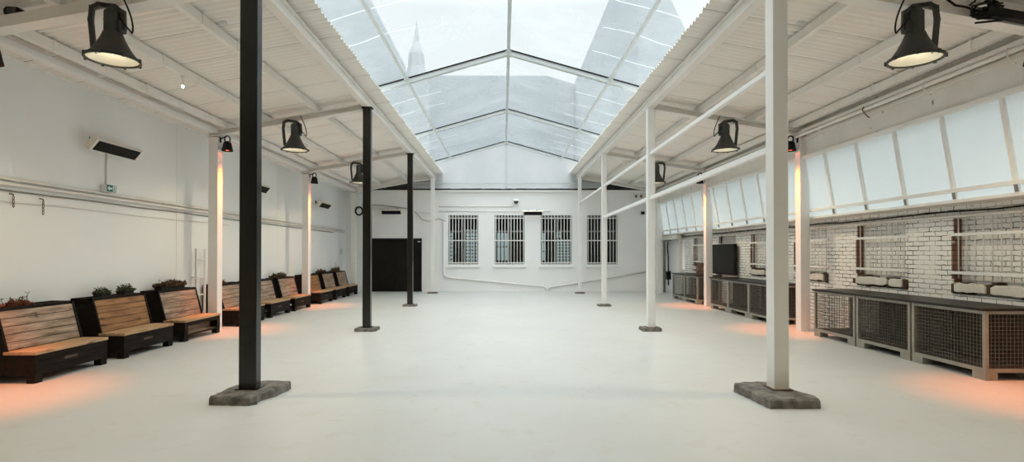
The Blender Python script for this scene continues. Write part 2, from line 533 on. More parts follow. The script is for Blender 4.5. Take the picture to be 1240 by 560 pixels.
# ------------------------------------------------------------------ right wall: painted brick piers, bricked-up windows, slanted glazing
PIERS = [(6.0 + 2.245 * k, 6.97 + 2.245 * k) for k in range(-4, 7)]
W_OPEN = []
rw = MB()
rw.box(XR, XR + 0.4, Y0, YB, 0, 1.02)
rw.box(XR, XR + 0.4, Y0, YB, 2.20, 2.40)
ys = [Y0]
for a, b in PIERS:
    if b > Y0 and a < YB:
        rw.box(XR, XR + 0.4, max(a, Y0), min(b, YB), 1.02, 2.20)
struct(rw.build('wall_right', M['brick_white']))
inf = MB()
for k in range(len(PIERS) - 1):
    a, b = PIERS[k][1], PIERS[k + 1][0]
    W_OPEN.append((a, b))
    inf.box(XR + 0.13, XR + 0.2, a, b, 1.02, 2.20)
struct(MB().box(XR - 0.006, XR + 0.3, 20.75, YB, 0.0, 2.19).build('wall_right_plaster', M['plaster']))
struct(inf.build('wall_right_infill', M['brick_infill']))
rv = MB()
for a, b in PIERS:
    rv.box(XR + 0.012, XR + 0.125, a - 0.006, a, 1.2, 2.19)
    rv.box(XR - 0.004, XR + 0.03, a - 0.004, a + 0.03, 1.25, 1.95)
struct(rv.build('trim_5', M['brick_raw']))

random.seed(12)
def window_bars(a, b, label):
    t = thing('window_grille', label, 'grille', (XR, (a + b) / 2, 1.05), 0, 'bar grilles over the bricked-up windows')
    h = (b - a) / 2
    g = MB()
    for z in (0.30, 0.89):
        g.box(-0.03, 0.01, -h - 0.07, h + 0.07, z - 0.022, z + 0.022)
    g.build('rail', M['steel_clean'], t)
    v_ = MB()
    n_ = 9
    for k in range(n_):
        y = -h + 0.07 + (2 * h - 0.14) * k / (n_ - 1)
        v_.tube([(0.02, y, 0.20 + random.random() * 0.03), (0.02, y, 1.22)], 0.009, 5)
    v_.build('bars', M['steel_clean'], t)
    return t
WL = {4: 'white bar grille over the bricked-up window behind the nearest cage corner', 5: 'white bar grille behind the middle cage of the nearest cage row',
      6: 'white bar grille partly behind the orange-lit white post', 7: 'white bar grille behind the middle row of cages',
      8: 'white bar grille beside the black wall panel', 9: 'white bar grille near the far right corner'}
for k, (a, b) in enumerate(W_OPEN):
    if k in WL:
        window_bars(a, b, WL[k])

# broken sills with whitewashed stones
for k, (a, b) in enumerate(W_OPEN):
    if k < 3:
        continue
    s_ = MB()
    y = a - 0.05
    while y < b + 0.02:
        dy = random.uniform(0.07, 0.16)
        s_.box(XR - random.uniform(0.005, 0.04), XR + 0.14, y, y + dy, 1.07 - random.random() * 0.06, 1.15 + random.random() * 0.09)
        y += dy
    struct(s_.build('trim_6', M['sill_raw'], bevel=0.012))
    st = MB()
    spans = [(0.05, 0.47), (0.53, 0.95)] if k % 2 == 0 else [(0.32, 0.98), (0.03, 0.28)]
    for u, w_ in spans:
        y0_, y1_ = a + (b - a) * u, a + (b - a) * w_
        top_, bot_ = [], []
        nn = 7
        for j in range(nn + 1):
            yy = y0_ + (y1_ - y0_) * j / nn
            e = 0.035 if j in (0, nn) else 0.0
            bot_.append((yy, 1.055 + e * random.random() + random.uniform(-0.012, 0.012)))
            top_.append((yy, 1.195 - e * random.random() + random.uniform(-0.014, 0.014)))
        st.prism(bot_ + top_[::-1], XR - 0.055, XR + 0.05, 'x')
    struct(st.build('trim_7', M['stone'], bevel=0.01))

# slanted glazing: 935 mm bays between eave fascia and brick wall
GT, GB = (6.28, 3.68), (6.49, 2.42)
GY = [6.76 + 0.935 * k for k in range(-10, 18) if Y0 < 6.76 + 0.935 * k < YB]
gz = MB()
edges = [Y0] + GY + [YB]
for a, b in zip(edges[:-1], edges[1:]):
    gz.add([(GT[0], a, GT[1]), (GT[0], b, GT[1]), (GB[0], b, GB[1]), (GB[0], a, GB[1])], [(0, 1, 2, 3)])
struct(gz.build('window_5', M['milk_glass']))
gm = MB()
for y in GY:
    gm.bar((GT[0] - 0.015, y, GT[1]), (GB[0] - 0.015, y, GB[1]), 0.05, 0.05, up=(0, 1, 0))
gx_ = GT[0] + (GB[0] - GT[0]) * 0.89
gzv = GT[1] + (GB[1] - GT[1]) * 0.89
gm.bar((gx_ - 0.03, Y0, gzv), (gx_ - 0.03, YB, gzv), 0.05, 0.055)
gm.bar((GT[0] - 0.02, Y0, GT[1]), (GT[0] - 0.02, YB, GT[1]), 0.06, 0.07)
gm.bar((GB[0] - 0.01, Y0, GB[1] - 0.01), (GB[0] - 0.01, YB, GB[1] - 0.01), 0.05, 0.04)
struct(gm.build('trim_14', M['steel_clean']))
hk = MB()
for k, y in enumerate(GY):
    q = 0.93
    x = GT[0] + (GB[0] - GT[0]) * q - 0.05
    z = GT[1] + (GB[1] - GT[1]) * q
    hk.bar((x, y - 0.012, z + 0.03), (x + 0.018, y - 0.012, z - 0.07), 0.035, 0.02)
struct(hk.build('trim_15', M['pipe_grey']))
struct(MB().box(6.46, 7.3, Y0, YB, 2.385, 2.415).build('trim_8', M['fascia']))
struct(MB().box(6.30, 6.42, Y0, YB, 3.70, 4.12).box(6.26, 6.30, Y0, YB, 4.06, 4.14).build('trim_9', M['fascia'], bevel=0.01))
struct(MB().box(6.34, 6.40, Y0, YB, 4.10, 4.42).build('trim_10', M['fascia']))

# ------------------------------------------------------------------ side roofs of corrugated sheet
def corrugated(s, x_in, x_out):
    g = MB()
    per, amp, nper, sub = 0.13, 0.021, 7, 8
    y = Y0
    while y < YB - 0.05:
        rows = []
        tot = nper * sub + 3
        for j in range(tot + 1):
            yy = y + per * j / sub
            if yy > YB + 0.02:
                break
            dz = amp * math.cos(2 * math.pi * j / sub) + 0.03 * (j / tot) ** 2
            rows.append([(s * xx, yy, roof(xx) + 0.018 + dz) for xx in (x_in, 4.1, 5.2, x_out)])
        vs = [q for r_ in rows for q in r_]
        fs = []
        for j in range(len(rows) - 1):
            for k in range(3):
                a = j * 4 + k
                fs.append((a, a + 1, a + 5, a + 4))
        g.add(vs, fs, 0, True)
        if rows[0][0][1] > Y0 + 0.1:                    # rolled lip of the sheet, dark joint line
            lip = [(q[0], q[1] - 0.012, q[2] - 0.005) for q in rows[0]] + [(q[0], q[1] + 0.008, q[2] - 0.003) for q in rows[0]]
            g.add(lip, [(k, k + 1, k + 5, k + 4) for k in range(3)], 1)
        y += per * nper
    return struct(g.build('ceiling', [M['tin'], M['tin_joint']]))
corrugated(-1, 2.70, 7.08)
corrugated(1, 2.70, 6.48)

for s in (-1, 1):
    # inner eave beam on the posts: flanges and web
    g = MB()
    g.box(s * 3.05 - 0.07, s * 3.05 + 0.07, Y0, YB + 0.02, 4.775, 4.80)
    g.box(s * 3.05 - 0.025, s * 3.05 + 0.025, Y0, YB + 0.02, 4.80, 4.945)
    g.box(s * 3.05 - 0.07, s * 3.05 + 0.07, Y0, YB + 0.02, 4.945, 4.97)
    struct(g.build('roof_beam', M['steel_white'], bevel=0.004))
    for x in (4.11, 5.21, 6.06):
        g = MB()
        z = roof(x)
        g.box(s * x - 0.04, s * x + 0.04, Y0, YB, z - 0.14, z - 0.012)
        y = Y0 + 0.4
        while y < YB:
            g.box(s * x - 0.047, s * x + 0.047, y, y + 0.035, z - 0.147, z + 0.0)
            y += 0.91
        struct(g.build('roof_purlin', M['steel_white']))
    for y in BAYS:
        g = MB()
        for dz0, dz1, w_ in ((-0.275, -0.25, 0.16), (-0.25, -0.165, 0.05), (-0.165, -0.14, 0.16)):
            p_ = [(s * 3.135, roof(3.135) + dz0), (s * 6.42, roof(6.42) + dz0), (s * 6.42, roof(6.42) + dz1), (s * 3.135, roof(3.135) + dz1)]
            if y < 7:
                w_ = 0.18
            g.prism(p_, y - w_ / 2, y + w_ / 2, 'y')
        struct(g.build('roof_beam', M['steel_white']))
# left outer eave beam, on the wall posts
struct(MB().box(-6.35, -6.20, Y0, YB, 4.21, 4.30).box(-6.37, -6.33, Y0, YB, 4.30, 4.36).build('roof_beam', M['steel_clean'], bevel=0.006))
struct(MB().box(6.14, 6.24, Y0, YB, 4.19, 4.25).build('roof_beam', M['steel_white'], bevel=0.006))
# gable boarding at the front of the side roofs and closing strip under the roof edge
struct(MB().box(-7.08, -6.86, Y0, YB, 4.32, 4.345).build('trim_11', M['plaster']))

# ------------------------------------------------------------------ fabric skylight
RID, SL, TX = 6.36, 0.283, 4.1
def tz(x):
    return RID - SL * abs(x)
RAFT = [y for y in (22.3, 17.3, 12.3, 7.3, 4.7) if y >= TENT_START - 0.01]
y_hi, y_lo = 22.34, TENT_START
fm = MB()
for s in (-1, 1):
    NX, NY = 8, 40
    vs, fs = [], []
    for j in range(NY + 1):
        y = y_lo + (y_hi - y_lo) * j / NY
        for i in range(NX + 1):
            x = TX * i / NX
            bay = ((y - 2.3) % 5.0) / 5.0
            vs.append((s * x, y, tz(x) + 0.075 - 0.05 * math.sin(math.pi * bay) * math.sin(math.pi * i / NX)))
    for j in range(NY):
        for i in range(NX):
            a = j * (NX + 1) + i
            fs.append((a, a + 1, a + NX + 2, a + NX + 1))
    fm.add(vs, fs, 0, True)
struct(fm.build('skylight_film', M['film']))
# side valances down to the tin roofs
for s in (-1, 1):
    struct(MB().box(s * TX - 0.01, s * TX + 0.01, y_lo, y_hi, roof(TX) + 0.06, tz(TX) + 0.07).build('skylight_film', M['gable_film']))
# pale streaks laid as thin strips under the film
se = MB()
random.seed(3)
for y in RAFT[:-1]:
    for off, jit in ((1.25, 0.02), (2.3, 0.05), (3.5, 0.03)):
        for s in (-1, 1):
            if s < 0 and off == 3.5:
                continue
            pts = []
            for i in range(9):
                x = 1.75 + 1.5 * i / 8
                pts.append((s * x, y - 5.0 + off + 0.25 + jit * math.sin(i * 0.9 + off), tz(x) + 0.035))
            for a, b in zip(pts[:-1], pts[1:]):
                se.bar(a, b, 0.016, 0.004)
struct(se.build('skylight_streaks', M['streak']))
fr = MB()
for y in RAFT:
    for s in (-1, 1):
        fr.bar((0, y, RID - 0.03), (s * TX, y, tz(TX) - 0.03), 0.10, 0.12)
fr2 = MB()
fr2.bar((0, y_lo, RID - 0.01), (0, 22.3, RID - 0.01), 0.075, 0.09)
for s in (-1, 1):
    fr2.bar((s * 2.36, y_lo, tz(2.36) + 0.0), (s * 2.36, 22.3, tz(2.36) + 0.0), 0.075, 0.075)
    fr2.bar((s * TX, y_lo, tz(TX) + 0.0), (s * TX, 22.3, tz(TX) + 0.0), 0.10, 0.10)
for y in RAFT:
    for x in (-2.36, 0, 2.36):
        fr2.box(x - 0.07, x + 0.07, y - 0.075, y + 0.075, tz(x) - 0.105, tz(x) + 0.04)
struct(fr.build('skylight_rafters', M['alu'], bevel=0.008))
struct(fr2.build('skylight_purlins', M['alu'], bevel=0.006))
gk = MB()
for y in RAFT:
    for s in (-1, 1):
        gk.bar((0, y - 0.065, RID + 0.025), (s * TX, y - 0.065, tz(TX) + 0.025), 0.03, 0.022)
struct(gk.build('skylight_gaskets', M['black_matt']))
# legs of the skylight on the roofs, out of sight behind the roof edge
lg = MB()
for y in RAFT:
    for s in (-1, 1):
        lg.box(s * (TX - 0.08) - 0.05, s * (TX - 0.08) + 0.05, y - 0.05, y + 0.05, roof(TX) + 0.03, tz(TX))
struct(lg.build('skylight_legs', M['alu']))
# white gable cloth with folds above the back wall
gc = MB()
NXg, NZg = 44, 6
vs, fs = [], []
for j in range(NZg + 1):
    for i in range(NXg + 1):
        x = -TX + 2 * TX * i / NXg
        t = j / NZg
        z = 4.40 + (tz(x) - 4.40) * t
        fold = 0.03 * math.sin(i * 1.9) * (1 - t) ** 2 + 0.02 * math.sin(i * 0.7 + 3 * t)
        vs.append((x, 22.40 + fold, z))
for j in range(NZg):
    for i in range(NXg):
        a = j * (NXg + 1) + i
        fs.append((a, a + 1, a + NXg + 2, a + NXg + 1))
gc.add(vs, fs, 0, True)
struct(gc.build('skylight_gable', M['gable_film']))
struct(MB().box(-0.04, 0.04, 22.29, 22.36, 4.40, RID - 0.05).box(-TX, TX, 22.30, 22.35, 4.58, 4.625).build('skylight_gable_frame', M['alu']))
# unseen boarding added over the front bays to block daylight near the camera
if TENT_START > Y0:
    bd = MB()
    for s in (-1, 1):
        bd.add([(0, Y0, RID + 0.08), (0, y_lo, RID + 0.08), (s * 3.2, y_lo, tz(3.2) + 0.08), (s * 3.2, Y0, tz(3.2) + 0.08)], [(0, 1, 2, 3)])
        bd.box(min(s * 3.18, s * 3.22), max(s * 3.18, s * 3.22), Y0, y_lo, 4.9, 5.6)
    struct(bd.build('ceiling', M['tin']))

# ------------------------------------------------------------------ posts
def block(mb, poly, h, seed, inset=0.02):
    random.seed(seed)
    n_ = len(poly)
    cx = sum(q[0] for q in poly) / n_; cy = sum(q[1] for q in poly) / n_
    pts = []
    for i in range(n_):
        a, b = Vector(poly[i]), Vector(poly[(i + 1) % n_])
        k = max(2, int((b - a).length / 0.06))
        for j in range(k):
            q = a.lerp(b, j / k)
            pts.append(q + Vector((random.uniform(-0.008, 0.008), random.uniform(-0.008, 0.008))))
    m_ = len(pts)
    vs = [(q.x, q.y, 0) for q in pts]
    for q in pts:
        d_ = (Vector((cx, cy)) - q).normalized() * inset * random.uniform(0.5, 1.4)
        vs.append((q.x + d_.x * 0.2, q.y + d_.y * 0.2, h * random.uniform(0.72, 0.9)))
    for q in pts:
        d_ = (Vector((cx, cy)) - q).normalized() * inset * random.uniform(0.8, 1.6)
        vs.append((q.x + d_.x, q.y + d_.y, h + random.uniform(-0.004, 0.002)))
    fs = [tuple(range(m_))[::-1], tuple(range(2 * m_, 3 * m_))]
    for r_ in range(2):
        for i in range(m_):
            j = (i + 1) % m_
            fs.append((r_ * m_ + i, r_ * m_ + j, (r_ + 1) * m_ + j, (r_ + 1) * m_ + i))
    mb.add(vs, fs)

def post(x, y, wx, wy, mat_, label, slab, slab_h, seed, top=4.775, group=None, cap=True):
    t = thing('steel_post', label, 'post', (x, y, 0), 0, group)
    g = MB()
    g.box(-wx / 2, wx / 2, -wy / 2, wy / 2, slab_h - 0.01 if slab else 0.0, top)
    g.build('shaft', mat_, t, bevel=0.007)
    if cap:
        MB().box(-wx / 2 - 0.03, wx / 2 + 0.03, -wy / 2 - 0.03, wy / 2 + 0.03, top - 0.02, top - 0.001).build('cap_plate', mat_, t)
    if slab:
        b = MB()
        block(b, slab, slab_h, seed)
        s_ = b.build('footing', M['concrete'], t)
        s_['label'] = 'rough grey concrete footing'
        MB().box(-wx / 2 - 0.03, wx / 2 + 0.03, -wy / 2 - 0.03, wy / 2 + 0.03, slab_h - 0.006, slab_h + 0.012).build('base_plate', M['rust'] if mat_ is not M['steel_black'] else mat_, t)
    return t

XP = 3.03
slabL = [(-0.28, -0.34), (0.17, -0.36), (0.22, -0.30), (0.20, -0.16), (0.29, -0.02), (0.33, 0.28), (0.32, 0.36), (-0.02, 0.40), (-0.26, 0.16)]
slabR = [(-0.33, -0.48), (0.22, -0.47), (0.25, -0.32), (0.12, 0.02), (0.04, 0.34), (-0.38, 0.30), (-0.40, 0.22)]
def sq(a, b, c=0.0):
    return [(-a, -b), (a - c, -b), (a, -b + c + 0.02), (a, b), (-a, b)]
post(-XP, BAYS[1], 0.20, 0.125, M['steel_black'], 'thick black steel post nearest on the left, on a broken concrete footing', slabL, 0.10, 1)
post(-XP, BAYS[2], 0.17, 0.125, M['steel_black'], 'second black steel post of the left row, between the black posts', sq(0.23, 0.2, 0.05), 0.07, 2)
post(-XP, BAYS[3], 0.17, 0.125, M['steel_black'], 'farthest black steel post, standing in front of the black door', sq(0.21, 0.17, 0.04), 0.06, 3)
post(-XP, BAYS[4], 0.15, 0.125, M['steel_clean'], 'white steel post at the back wall between black door and barred windows', sq(0.2, 0.15, 0.03), 0.05, 4)
post(XP, BAYS[1], 0.17, 0.18, M['steel_white'], 'thick white steel post nearest on the right, with chipped paint and wide footing', slabR, 0.10, 5)
post(XP, BAYS[2], 0.15, 0.16, M['steel_clean'], 'second white post of the right row with a small dark footing', sq(0.21, 0.18, 0.05), 0.07, 6)
post(XP, BAYS[3], 0.14, 0.15, M['steel_clean'], 'third white post of the right row, in front of the rightmost barred window', sq(0.2, 0.16, 0.04), 0.06, 7)
post(XP, BAYS[4], 0.13, 0.15, M['steel_clean'], 'white post at the back wall between the two right barred windows', sq(0.2, 0.15, 0.03), 0.05, 8)

for s in (-1, 1):
    side = 'left' if s < 0 else 'right'
    for k, y in enumerate(BAYS[1:]):
        top = (roof(6.28) - 0.27)
        if s < 0:
            lab = ['white wall post beside the nearest bench at the edge', 'orange-lit white wall post between the third and fourth bench',
                   'slim orange-lit white wall post between sixth and seventh bench', 'white corner post beside the black door'][k]
        else:
            lab = ['white wall post beside the nearest cage end', 'orange-lit white post between nearest and middle cage rows',
                   'slim orange-lit white post between the middle and far cage rows', 'white corner post at the far right behind the last cage'][k]
        if k == 0:
            continue
        post(s * 6.28, y, 0.20, 0.20, M['steel_clean'], lab, None, 0, 0, top=4.12, cap=False)

# rails bolted along the right posts
def rail(a, b, label, w_=0.07):
    g = MB()
    g.bar(a, b, w_, w_)
    o = g.build('steel_rail', M['steel_clean'], bevel=0.008)
    return tag(o, label, 'rail')
def rail_z(y, z0, z1):
    return z0 + (z1 - z0) * (y - BAYS[1]) / (BAYS[4] - BAYS[1])
HY = {1: 0.095, 2: 0.085, 3: 0.08, 4: 0.08}
for za, zb, w_, segs in ((3.80, 3.73, 0.065, ((1, 2, 'upper white rail between the two nearest white posts of the right row'),
                                              (2, 3, 'upper white rail between the second and third white posts of the right row'),
                                              (3, 4, 'upper white rail between the third and farthest white posts of the right row'))),
                         (2.875, 2.74, 0.075, ((1, 2, 'lower white rail between the two nearest white posts of the right row'),
                                               (2, 3, 'lower white rail ending at the third white post, in front of the back wall windows')))):
    for a, b, lab in segs:
        ya, yb = BAYS[a] + HY[a], BAYS[b] - HY[b]
        rail((XP, yb, rail_z(yb, za, zb)), (XP, ya, rail_z(ya, za, zb)), lab, w_)

# ------------------------------------------------------------------ benches
def make_bench(open_front, back_wood, label, yc, slotted=False):
    t = thing('planter_bench', label, 'bench', (-6.03, yc, 0), 0, 'planter benches along the left wall')
    H = 0.61
    dark = M['wood_dark']
    # planter box behind the backrest: walls around soil
    g = MB()
    g.box(-0.84, -0.81, -H, H, 0.10, 0.94)
    g.box(-0.84, -0.50, -H, H, 0.86, 0.88)
    for a, b in ((-0.84, -0.79), (-0.57, -0.52)):
        g.box(a, b, -H, H, 0.90, 0.945)
    g.box(-0.84, -0.52, -H, -H + 0.05, 0.90, 0.945).box(-0.84, -0.52, H - 0.05, H, 0.90, 0.945)
    pb = g.build('planter_box', dark, t, bevel=0.004)
    MB().box(-0.79, -0.57, -H + 0.05, H - 0.05, 0.88, 0.905).build('soil', M['soil'], pb)
    # slanted backrest of five boards
    g = MB()
    nb = 5
    for k in range(nb):
        f0, f1 = k / nb + 0.006, (k + 1) / nb - 0.006
        A = Vector((-0.405, 0, 0.40)).lerp(Vector((-0.53, 0, 0.90)), f0)
        B = Vector((-0.405, 0, 0.40)).lerp(Vector((-0.53, 0, 0.90)), f1)
        off = Vector((0.024, 0, 0.006))
        g.prism([(A.x, A.z), (A.x + off.x, A.z + off.z), (B.x + off.x, B.z + off.z), (B.x, B.z)], -H + 0.03, H - 0.03, 'y')
    g.build('backrest', back_wood, t, bevel=0.003)
    # end panels
    for s in (-1, 1):
        y0_, y1_ = (-H, -H + 0.035) if s < 0 else (H - 0.035, H)
        g = MB()
        g.prism([(-0.81, 0.10), (-0.81, 0.90), (-0.50, 0.90), (-0.505, 0.945), (-0.36, 0.40), (-0.36, 0.10)], y0_, y1_, 'y')
        if slotted:
            for z0, z1 in ((0.10, 0.16), (0.21, 0.27), (0.32, 0.36)):
                g.box(-0.36, -0.0, y0_, y1_, z0, z1)
            g.box(-0.10, 0.0, y0_, y1_, 0.10, 0.36)
        else:
            g.box(-0.36, 0.0, y0_, y1_, 0.10, 0.36)
        g.build('end_panel', dark, t, bevel=0.003)
    # front
    if open_front:
        g = MB()
        g.box(-0.03, 0.0, -H + 0.035, H - 0.035, 0.285, 0.355)
        g.box(-0.03, 0.0, -H + 0.035, -H + 0.11, 0.10, 0.29).box(-0.03, 0.0, H - 0.11, H - 0.035, 0.10, 0.29)
        g.box(-0.03, 0.0, -H + 0.035, H - 0.035, 0.10, 0.13)
        g.build('front_panel', dark, t, bevel=0.003)
        g = MB()
        for k in range(16):
            y = -H + 0.05 + k * (2 * H - 0.1) / 16
            g.box(-0.20, -0.18, y, y + 0.062, 0.13, 0.30)
        g.build('slat_panel', M['wood_pale'], t)
        MB().box(-0.18, -0.03, -H + 0.04, H - 0.04, 0.11, 0.125).build('shelf', M['wood_seat'], t)
    else:
        g = MB()
        for z0, z1 in ((0.10, 0.185), (0.19, 0.27), (0.275, 0.355)):
            g.box(-0.03, 0.0, -H + 0.035, H - 0.035, z0, z1)
        fp = g.build('front_panel', dark, t, bevel=0.003)
        hd = MB()
        hd.box(-0.005, 0.002, -0.16, 0.06, 0.225, 0.262)
        hd.build('hand_hole', M['deck'], fp, bevel=0.002)
    # seat boards
    g = MB()
    for a, b in ((-0.40, -0.275), (-0.27, -0.14), (-0.135, 0.012)):
        g.box(a, b, -H - 0.005, H + 0.005, 0.36, 0.40)
    g.build('seat', M['wood_seat'], t, bevel=0.004)
    for sx in (-0.80, -0.11):
        for sy in (-1, 1):
            y0_ = -H if sy < 0 else H - 0.12
            MB().box(sx, sx + 0.105, y0_, y0_ + 0.12, 0.0, 0.10).build('foot', dark, t, bevel=0.003)
    return t

BY = [6.68, 8.25, 9.82, 11.88, 13.45, 15.01, 17.10, 18.66, 20.23]
bench_spec = [
    (False, 'wood_pale', 'planter bench nearest at the left edge with weathered backrest and red plants', False),
    (False, 'wood_orange', 'planter bench with orange wood backrest and two small pots, second from the left edge', False),
    (True, 'wood_pale', 'open-fronted planter bench just before the near orange-lit wall post', False),
    (False, 'wood_pale', 'planter bench half hidden behind the nearest black post', False),
    (False, 'wood_pale', 'pale-backed planter bench just right of the nearest black post', True),
    (False, 'wood_pale', 'planter bench just before the far orange-lit wall post', True),
    (False, 'wood_orange', 'small orange-backed planter bench just beyond the far orange-lit wall post', False),
    (False, 'wood_pale', 'planter bench second from the far end of the row', False),
    (False, 'wood_pale', 'farthest planter bench of the row, nearest the black door', False),
]
for (op, bwood, lab, sl), y in zip(bench_spec, BY):
    make_bench(op, M[bwood], lab, y + 0.61, sl)

# ------------------------------------------------------------------ plants on the benches
def leafy(mb, n_, sx, sy, sz, leaf, seed, spiky=0.0):
    rd = random.Random(seed)
    for _ in range(n_):
        while True:
            u = Vector((rd.uniform(-1, 1), rd.uniform(-1, 1), rd.uniform(0, 1)))
            if u.length < 1:
                break
        bump = 0.65 + 0.35 * math.sin(u.y * 7 + seed) * math.cos(u.y * 3.1 + seed)
        q = Vector((u.x * sx, u.y * sy, u.z * sz * bump + 0.0))
        d_ = Vector((u.x + rd.uniform(-0.6, 0.6), u.y * 0.6 + rd.uniform(-0.6, 0.6), 0.5 + rd.uniform(-0.3, 0.7))).normalized()
        s_ = d_.cross(Vector((rd.uniform(-1, 1), rd.uniform(-1, 1), rd.uniform(-1, 1)))).normalized()
        L = leaf * rd.uniform(0.6, 1.3) * (1 + spiky * (rd.random() < 0.1) * 2)
        w_ = L * 0.32
        nn = d_.cross(s_)
        mb.add([q, q + d_ * L * 0.5 + s_ * w_, q + d_ * L + nn * L * 0.25, q + d_ * L * 0.5 - s_ * w_], [(0, 1, 2, 3)])

def plant(y, sy, sz, n_, matf, label, seed, pot=True, leaf=0.05, sprigs=0):
    n_ = int(n_ * 1.8); leaf *= 0.72
    t = thing('potted_plant', label, 'plant', (-6.03 - 0.67, y, 0.906), 0, 'plants on top of the bench planters')
    ph = 0.10
    if pot:
        g = MB()
        a = min(sy * 0.75, 0.45)
        g.prism([(-0.075, -a), (0.075, -a), (0.075, a), (-0.075, a)], 0.0, ph)
        g.box(-0.085, 0.085, -a - 0.01, a + 0.01, ph - 0.02, ph)
        g.build('pot', M['pot'], t, bevel=0.006)
        base = ph
    else:
        base = 0.0
    g = MB()
    leafy(g, n_, 0.105, sy, sz, leaf, seed, 0.5)
    o = g.build('foliage', matf, t)
    o.location.z = base - 0.01
    rd = random.Random(seed + 50)
    st = MB()
    for k in range(6 + sprigs * 5):
        y_ = rd.uniform(-sy, sy) * 0.7
        h = sz * rd.uniform(0.7, 1.0) if k >= sprigs else sz * rd.uniform(1.3, 1.9)
        x_ = rd.uniform(-0.05, 0.05)
        pts = [(x_ * 0.4, y_ * 0.6, base - 0.02), (x_, y_ * 0.9, base + h * 0.5), (x_ * 1.4, y_ + rd.uniform(-0.03, 0.03), base + h)]
        st.tube(pts, 0.003, 4)
        q = Vector(pts[-1])
        for _ in range(3):
            d_ = Vector((rd.uniform(-1, 1), rd.uniform(-1, 1), rd.uniform(0, 1))).normalized() * 0.035
            st.add([q, q + d_ + Vector((0, 0.01, 0)), q + d_ * 1.3, q + d_ - Vector((0, 0.01, 0))], [(0, 1, 2, 3)])
    st.build('stem', M['leaf_green'], t)
    return t
lr, lb, lgn = M['leaf_red'], M['leaf_brown'], M['leaf_green']
plant(6.68 + 0.06, 0.16, 0.13, 330, lr, 'red flowering clump at the left edge on the nearest bench', 1, pot=False)
plant(6.68 + 0.47, 0.20, 0.14, 420, lr, 'reddish plant clump with a tall sprig on the nearest bench', 2, pot=False, sprigs=1)
plant(8.25 + 0.42, 0.13, 0.07, 60, lgn, 'small sparse potted plant at the near end of the orange-backed bench', 3, leaf=0.045)
plant(8.25 + 0.95, 0.15, 0.10, 110, lgn, 'bushier small potted plant on the far half of the orange-backed bench', 4, leaf=0.05)
plant(9.82 + 0.62, 0.48, 0.10, 620, lb, 'long red-brown plant clump on the open-fronted bench', 5, leaf=0.06)
plant(11.88 + 0.35, 0.30, 0.13, 420, lr, 'bright red-lit plant clump just beyond the near orange-lit post', 6, pot=False)
plant(13.45 + 0.55, 0.28, 0.10, 260, lgn, 'low dark green plant on the bench right of the nearest black post', 7, pot=False)
plant(15.01 + 0.45, 0.50, 0.20, 520, lb, 'bushy brown plant on the bench before the far orange-lit post', 8, pot=False, leaf=0.07)
plant(17.10 + 0.40, 0.18, 0.10, 120, lgn, 'small dark plant with spiky sprig just beyond the far orange-lit post', 9, pot=False, sprigs=2)
plant(18.66 + 0.45, 0.45, 0.16, 430, lb, 'brown plant clump on the second bench from the far end', 10, pot=False, leaf=0.07)
plant(20.23 + 0.45, 0.45, 0.20, 430, lb, 'tall-sprigged brown plant clump on the farthest bench', 11, pot=False, leaf=0.07, sprigs=2)

# ------------------------------------------------------------------ wire mesh cages and worktops
def grid_panel(mb, axis, fixed, a0, a1, z0, z1, step=0.05, r=0.0028):
    k = a0 + step
    while k < a1 - 0.01:
        if axis == 'y':
            mb.box(fixed - r, fixed + r, k - r, k + r, z0, z1)
        else:
            mb.box(k - r, k + r, fixed - r, fixed + r, z0, z1)
        k += step
    z = z0 + step
    while z < z1 - 0.01:
        if axis == 'y':
            mb.box(fixed - 2.4 * r, fixed - 0.4 * r, a0, a1, z - r, z + r)
        else:
            mb.box(a0, a1, fixed - 2.4 * r, fixed - 0.4 * r, z - r, z + r)
        z += step

CD, CL = 0.74, 1.23
cage_mesh = {}
def make_cage(y0, label, board=None):
    t = thing('mesh_cage', label, 'cage', (6.11, y0 + CL / 2, 0), 0, 'wire mesh cages along the right wall')
    h = CL / 2
    g = MB()
    pw = 0.045
    for x in (0, CD - pw):
        for y in (-h, h - pw):
            g.box(x, x + pw, y, y + pw, 0.10, 0.90)
    for z0, z1 in ((0.10, 0.155), (0.855, 0.90)):
        g.box(0.003, 0.036, -h + 0.003, h - 0.003, z0 + 0.002, z1 - 0.002).box(CD - 0.036, CD - 0.003, -h + 0.003, h - 0.003, z0 + 0.002, z1 - 0.002)
        g.box(0.004, CD - 0.004, -h + 0.004, -h + 0.036, z0 + 0.003, z1 - 0.003).box(0.004, CD - 0.004, h - 0.036, h - 0.004, z0 + 0.003, z1 - 0.003)
    g.build('frame', M['galv'], t)
    g = MB(); grid_panel(g, 'y', 0.02, -h + pw, h - pw, 0.15, 0.86); g.build('front_mesh', M['wire'], t)
    g = MB(); grid_panel(g, 'y', CD - 0.02, -h + pw, h - pw, 0.15, 0.86); g.build('rear_mesh', M['wire'], t)
    for y in (-h + 0.02, h - 0.02):
        g = MB(); grid_panel(g, 'x', y, pw, CD - pw, 0.15, 0.86); g.build('end_mesh', M['wire'], t)
    MB().box(0.035, CD - 0.035, -h + 0.035, h - 0.035, 0.12, 0.15).build('deck', M['deck'], t)
    for x in (0.0, CD - 0.16):
        for y in (-h, h - 0.20):
            MB().prism([(y, 0.0), (y + 0.20, 0.0), (y + 0.20, 0.10), (y, 0.10)], x, x + 0.16, 'x').build('foot', M['galv'], t, bevel=0.004)
    if board:
        a, b = board
        MB().box(CD - 0.075, CD - 0.06, -h + 0.04 + (CL - 0.08) * a, -h + 0.04 + (CL - 0.08) * b, 0.15, 0.855).build('dark_backing_sheet', M['dark_backing'], t)  # dark sheet in place of the dark brickwork behind the cage
    return t
